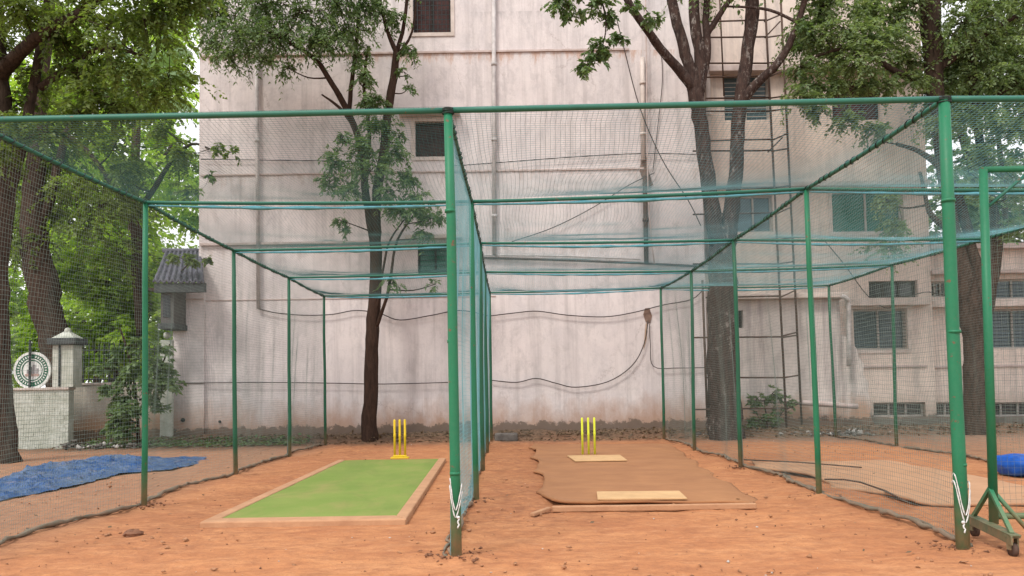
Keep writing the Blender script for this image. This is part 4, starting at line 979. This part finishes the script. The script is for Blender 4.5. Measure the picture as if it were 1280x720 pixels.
tree('bent_tree','bent brown tree leaning left behind the emblem and pillar',[
 Q([(78,500,.36),(71,440,.4),(60,390,.42),(50,345,.42),(43,300,.36),(42,250,.3),(47,190,.24),(52,120,.18),(60,40,.14),(66,-30,.1)]),
 Q([(43,290,.17),(62,250,.13),(74,200,.11),(90,150,.09),(120,110,.07),(140,60,.05)]),
 Q([(176,420,1.0,.12),(173,340,1.0,.18),(173,300,.8,.2),(163,268,.5,.12),(150,245,.3,.09),(130,215,.1,.07),(100,180,0,.06),(60,160,0,.1)]),
 Q([(165,270,.5,.1),(190,240,.3,.08),(215,200,.2,.06),(240,180,-.2,.04),(262,186,-1.9,.02)])],
 fill(range(10,240,40), range(150,330,38), 22.4,2.5,.75,70,4,.85)+[(150,110,23,.6,50),(190,130,23,.6,50),(200,160,22,.5,40),(225,190,21.9,.35,20),(240,240,22,.35,20)]
 +[(272,184,21.3,.22,10),(290,190,21.2,.2,8),(262,218,21.2,.16,6),(240,325,20.8,.22,14),(225,322,20.8,.2,12),(258,322,20.8,.15,7)],
 M_BARK3, L_DARK, 14, L=.12, Wd=.03, droop=.45, dens=.85)
ty_ = 31
tree('bright_tree','bright sunlit green tree filling the gap left of the tall building',[
 Q([(120,520,.16),(122,430,.14),(120,340,.13),(128,260,.11),(140,180,.1),(150,90,.08),(160,20,.06)]),
 Q([(120,330,.09),(100,270,.07),(90,210,.05)]),Q([(128,270,.09),(180,230,.07),(215,180,.05)])],
 fill(range(60,260,42), range(20,420,44), 29,5,1.15,80,6,.92)+fill(range(-20,70,45), range(200,420,50), 30,3,1.1,60,7,.8),
 M_BARK3, L_BRIGHT, 16, L=.17, Wd=.045, droop=.4, dens=1.0)
ty_ = 25.5
tree('lime_bush_tree','bushy lime green tree behind the iron railing',[
 Q([(140,520,.2),(142,470,.16),(145,430,.12),(150,380,.08)]),Q([(142,470,.1),(115,430,.07),(105,400,.04)]),Q([(142,470,.1),(175,420,.07),(190,380,.04)])],
 fill(range(96,210,28), range(372,480,28), 24.3,1.6,.55,75,8,1.0)+fill(range(20,60,20), range(400,470,26), 24.3,1.6,.55,50,9,.9)+fill(range(95,215,30), range(320,375,26), 25,1.6,.6,60,10,.8),
 M_BARK3, L_BRIGHT, 18, L=.14, Wd=.045, droop=.3)
ty_ = 46
tree('distant_tree','hazy distant tree seen through gaps between the left trunks',[
 Q([(100,520,.2),(100,400,.18),(100,250,.15),(100,100,.1)]),Q([(100,350,.12),(40,250,.1),(0,150,.1)]),Q([(100,300,.12),(140,220,.1),(180,120,.1)])],
 fill(range(-60,250,52), range(110,480,52), 43,6,2.3,90,11,.95), M_BARK3, L_BRIGHT, 20, L=.32, Wd=.1, droop=.3, dens=.55)
ty_ = 46
tree('distant_tree','distant green tree rising above the low barred wing',[
 Q([(1262,520,.2),(1260,400,.2),(1255,250,.15),(1240,100,.1)]),Q([(1248,300,.3),(1210,200,.2),(1190,120,.1)])],
 fill(range(1180,1340,50), range(60,330,50), 44,5,2.2,80,12,.9), M_BARK3, L_MID, 21, L=.32, Wd=.1, droop=.3)

# palm behind
pr_ = empty('palm_tree', (P(170,500,27).x,27,0), 'palm with pale drooping fronds beside the top of the building edge', 'palm')
pt_ = P(172,112,27); MB().tube([(pt_.x-.4,27,-.1),(pt_.x-.2,27,4),(pt_.x,27,pt_.z)],[.2,.16,.13],10,wob=.1).build('trunk', M_BARK3, pr_, True)
for k, (eu,ev,rise) in enumerate(((243,108,.5),(240,92,.9),(246,140,.1),(120,95,.7),(115,130,.3),(180,60,.6),(215,70,.9),(140,75,.9))):
    e = P(eu,ev,26.4+k*.15); pts = []; 
    for t in range(13): s = t/12; p = pt_.lerp(e,s); p.z += rise*math.sin(s*math.pi*.75)*1.1; pts.append(p)
    m = MB().tube(pts,[.03*(1-.8*t/12) for t in range(13)],5); 
    for t in range(60):
        s = .12+.86*t/60; i = min(int(s*12),11); p = pts[i].lerp(pts[i+1],s*12-i); tg = (pts[i+1]-pts[i]).normalized(); sd_ = tg.cross(Vector((0,0,1))).normalized()
        for sg in (-1,1):
            L_ = .75*math.sin(s*math.pi*.85+.35); tip = p+sd_*sg*L_*.6+tg*L_*.5-Vector((0,0,L_*.55+random.uniform(0,.08))); md = p.lerp(tip,.5)+Vector((0,0,.07))
            wv = tg*.022; m.add([p-wv,p+wv,md+wv,md-wv,tip],[(0,1,2,3),(3,2,4)])
    m.build('frond', L_PALE, pr_)

# shrub in front of the cream wall
ty_ = 20.6
tree('leafy_shrub','leafy shrub sprawling in front of the cream boundary wall',[
 Q([(172,556,.05),(172,520,.04),(168,480,.035),(160,440,.03),(150,410,.02)]),Q([(172,520,.03),(190,480,.03),(205,450,.02),(212,430,.015)]),Q([(170,500,.03),(150,470,.025),(135,450,.015)]),Q([(172,530,.03),(150,520,.02),(140,535,.01)]),Q([(174,500,.03),(200,490,.02),(222,475,.01)])],
 [(150,500,20.4,.3,30),(135,485,20.4,.25,22),(160,470,20.3,.35,36),(185,455,20.4,.35,36),(205,460,20.4,.3,30),(150,525,20.3,.3,34),(165,510,20.2,.3,30),(195,480,20.3,.3,28),(215,480,20.4,.22,18),(140,445,20.4,.22,14),(170,430,20.4,.25,16),(190,500,20.3,.2,14),(200,510,20.3,.15,8),(140,535,20.2,.22,20),(158,540,20.2,.2,18),(130,460,20.4,.2,12),(205,435,20.5,.18,10)],
 M_BARK1, L_MID, 22, L=.13, Wd=.03, droop=.3, cat='shrub', tn='stems', cn='foliage')
ty_ = 21.7
tree('wall_weed','scruffy weed growing at the foot of the stained annex',[
 Q([(960,546,.02),(958,520,.015),(955,500,.01)]),Q([(960,546,.02),(975,520,.012),(985,505,.008)])],
 [(945,500,21.6,.25,14),(965,492,21.6,.28,16),(950,525,21.6,.3,18),(975,520,21.6,.25,14),(960,540,21.5,.3,16),(935,535,21.5,.22,10),(985,505,21.6,.2,8)],
 M_BARK1, L_MID, 23, L=.12, Wd=.022, droop=.2, cat='weed', tn='stems', cn='foliage')

# ------------------------------------------------------------------ tarpaulin, blue cover, stones, litter
top = [G(-60,608),G(0,600),G(45,583),(G(90,577)),G(132,571),G(200,572),G(262,571)]
bot = [G(-60,640),G(0,626),G(60,614),G(105,604),G(155,592),G(215,587),G(258,577)]
nu, nv = 300, 110; s, t = np.meshgrid(np.linspace(0,1,nu), np.linspace(0,1,nv))
def interp(ps, s):
    k = np.linspace(0,1,len(ps)); return np.interp(s,k,[p.x for p in ps]), np.interp(s,k,[p.y for p in ps])
ax_, ay_ = interp(top,s); bx_, by_ = interp(bot,s)
x = ax_*t+bx_*(1-t); y = ay_*t+by_*(1-t)
y += (fbm(x*2.5,y*2.5,61)-.5)*.35; x += (fbm(x*2.5,y*2.5,62)-.5)*.3
r1 = np.abs(fbm(x*1.1+y*.5+3,y*1.9-x*.3,63,3)-.46); r2 = np.abs(fbm(x*2.6-y*.9,y*2.2+x*.8,64,3)-.45)
z = .02+.07*np.clip(1-r1/.055,0,1)**1.2+.035*np.clip(1-r2/.05,0,1)+.03*fbm(x*2,y*2,65)
z *= .75*np.clip(np.minimum(t,1-t)*10,0.15,1)*np.clip(np.minimum(s,1-s)*14,0.2,1)
idx = np.arange(nu*nv).reshape(nv,nu); f4 = np.stack([idx[:-1,:-1],idx[:-1,1:],idx[1:,1:],idx[1:,:-1]],-1).reshape(-1,4)
o = np_mesh('tarpaulin', np.stack([x,y,z],-1).reshape(-1,3), f4, M_TARP, None, True); tag(o,'crumpled faded blue tarpaulin spread on the dirt outside the left net','tarpaulin')
# blue covered roll at the right
c0 = G(1247,600); Yc = c0.y
nu, nv = 80, 28; V = []; 
for i in range(nu):
    s_ = i/(nu-1); cx_ = c0.x+.3+3.0*s_; e = min(1,(s_*45)**.4 if s_<.022 else 1); e = e*(1 if s_<.93 else max(.2,(1-s_)*14)**.5)
    for j in range(nv):
        a = 2*math.pi*j/nv; r1, r2 = .40*e, .14*e; rn = 1+.3*(float(vnoise(np.array(s_*14),np.array(j*.5),66))-.5)+.05*math.sin(a*3+s_*20)
        V.append((cx_, Yc+.42+r1*math.cos(a)*rn, max(.01,.15+r2*math.sin(a)*rn)))
V = np.array(V); I = np.arange(nu*nv).reshape(nu,nv); f4 = np.stack([I[:-1],np.roll(I,-1,1)[:-1],np.roll(I,-1,1)[1:],I[1:]],-1).reshape(-1,4)
o = np_mesh('covered_mat_roll', V, f4, M_BLUE, None, True); tag(o,'bright blue covered roll lying at the right edge behind the wheeled frame','mat roll')

def stone(name, u, v, r, sc, label, mat=M_STONE, seed=0, cat='stone', group=None):
    p = G(u,v); o = MB().ball((p.x,p.y,r*sc[2]*.7),r,12,9,sc=sc,rough=.28,seed=seed).build(name, mat, None, False); tag(o,label,cat,group); return o
p = G(632,560); m = MB().box((p.x-.28,20.35,0.0),(p.x+.28,20.75,.2)); o = m.build('stone_block', M_STONE, None, bevel=.04); tag(o,'grey stone block at the foot of the wall right of the middle posts','block')
M_CLOD = rough_mat('soil_clod', (.3,.14,.075), .4, 20, c2=(.16,.08,.05), bs=.8)
stone('soil_clod',167,671,.07,(1.3,.9,.6),'brown clod of soil on the clay left of the green strip',M_CLOD,3,'clod')
# pebbles and crumbs of soil
def scatter(name, n, gen, size, mat, label, seed, kind='stuff', cat='pebbles'):
    rng = np.random.default_rng(seed); P_ = gen(rng,n); V = []; Fc = []
    oc = np.array([[1,0,0],[-1,0,0],[0,1,0],[0,-1,0],[0,0,1],[0,0,-1]],float); fc = np.array([[0,2,4],[2,1,4],[1,3,4],[3,0,4],[2,0,5],[1,2,5],[3,1,5],[0,3,5]])
    k = len(P_); sz = size*(rng.random(k)**3*2.2+.35); sh = oc[None]*sz[:,None,None]*(.6+.8*rng.random((k,1,3)))*np.array([1,1,.6])+rng.normal(size=(k,6,3))*sz[:,None,None]*.22
    V = (P_[:,None,:]+sh).reshape(-1,3); Fc = (np.arange(k)[:,None,None]*6+fc[None]).reshape(-1,3)
    o = np_mesh(name, V, Fc, mat, None); tag(o,label,cat,kind=kind); return o
def g_all(rng,n):
    y = 5.5+15*rng.random(n)**1.3; x = (rng.random(n)-.5)*1.5*y; return np.stack([x,y,np.full(n,.008)],-1)
def g_clump(rng,n):
    c = np.stack([(rng.random(60)-.5)*14, 5.5+12*rng.random(60)],-1); k = rng.integers(0,60,n); p = c[k]+rng.normal(size=(n,2))*.35
    p = p[(p[:,0]<-2.4)|(p[:,0]>-.6)|(p[:,1]<8)]; return np.concatenate([p,np.full((len(p),1),.015)],1)
scatter('clay_crumbs',1500,g_all,.0055,M_CLOD,'small brown crumbs of soil strewn over the clay',1)
scatter('clay_clods',1500,g_clump,.010,rough_mat('orange_clod',(.5,.25,.13),.3,20,bs=.6),'orange clods scattered in patches on the clay',2,cat='clods')
scatter('white_grit',220,g_all,.006,rough_mat('pale_grit',(.6,.55,.5),.2,20),'pale grit scattered over the clay',4,cat='grit')
def g_post(rng,n):
    k = []
    for i in range(n):
        key = random.choice([(1,0),(2,0),(0,1),(1,1),(2,1),(2,2)]); f_ = feet[key]; a = rng.random()*6.28; r = .06+abs(rng.normal())*.16; k.append((f_.x+r*math.cos(a),f_.y+r*math.sin(a)*.8,.03))
    return np.array(k)
scatter('loose_soil',600,g_post,.009,M_CLOD,'loose dark soil crumbs heaped round the feet of the posts',6,cat='soil')
# dead leaves / litter along the wall
def g_wall(rng,n):
    x = -11+26*rng.random(n); y = 21.0+rng.normal(size=n)*.45; return np.stack([x,np.clip(y,19,21.9),.13+.1*rng.random(n)*np.exp(-((y-21.4)/.5)**2)-.09*(y<20.7)],-1)
rng = np.random.default_rng(9)
def litter(name, n, gen, label, mat, L, seed, spread_n):
    rng = np.random.default_rng(seed); B = gen(rng,n); d = rng.normal(size=B.shape); d[:,2] *= .25; d /= np.linalg.norm(d,axis=1,keepdims=True)
    W = np.cross(d,rng.normal(size=B.shape)*.4+np.array([0,0,1])); W /= np.linalg.norm(W,axis=1,keepdims=True); ls = (L*(.5+rng.random(len(B))))[:,None]
    V = np.stack([B,B+d*ls*.5+W*ls*.28,B+d*ls,B+d*ls*.5-W*ls*.28],1).reshape(-1,3)
    o = np_mesh(name,V,np.arange(len(V)).reshape(-1,4),mat,None,False,[('tone','FACE',rng.random(len(B)))]); tag(o,label,'litter',kind='stuff')
L_DEAD = leaf_mat('dead_leaf', (.05,.035,.02), (.2,.13,.07), .1)
litter('leaf_litter',9000,g_wall,'dead leaves and dirt banked along the foot of the wall',L_DEAD,.07,31,0)
def g_scat(rng,n):
    y = 6+14*rng.random(n); x = np.where(rng.random(n)<.5, XL-.3-5*rng.random(n), XL+13*rng.random(n)); k = (x<-2.4)|(x>-.5)|(rng.random(n)<.1); x, y = x[k], y[k]; return np.stack([x,y,np.full(len(x),.03)],-1)
litter('scattered_leaves',200,g_scat,'a few dry leaves lying on the clay',L_DEAD,.045,32,0)
def g_weeds(rng,n):
    x = -10.5+5.5*rng.random(n); y = 20.2+.9*rng.random(n); return np.stack([x,y,.03+.2*rng.random(n)*np.clip(y-20.1,0,1)],-1)
litter('low_weeds',1800,g_weeds,'low green weeds along the foot of the cream wall',L_MID,.1,33,0)
# rubble heap by the annex
def g_rub(rng,n):
    c = np.array([[5.0,20.9],[7.2,20.9],[7.9,20.6],[8.6,21.0],[9.8,21.6],[-10.3,20.3],[-9.4,20.2],[10.8,21.3]]); k = rng.integers(0,len(c),n); p = c[k]+rng.normal(size=(n,2))*np.array([.4,.3]); return np.concatenate([p,np.abs(rng.normal(size=(n,1)))*.04+.04],1)
scatter('rubble',170,g_rub,.04,rough_mat('pale_rubble',(.55,.52,.48),.4,6,bs=.5),'broken pale rubble and plaster strewn before the annex and walls',8,cat='rubble')
scatter('rubble_soil',500,g_rub,.035,M_STONE,'dark stones and soil mixed with the rubble by the annex',9,cat='rubble')
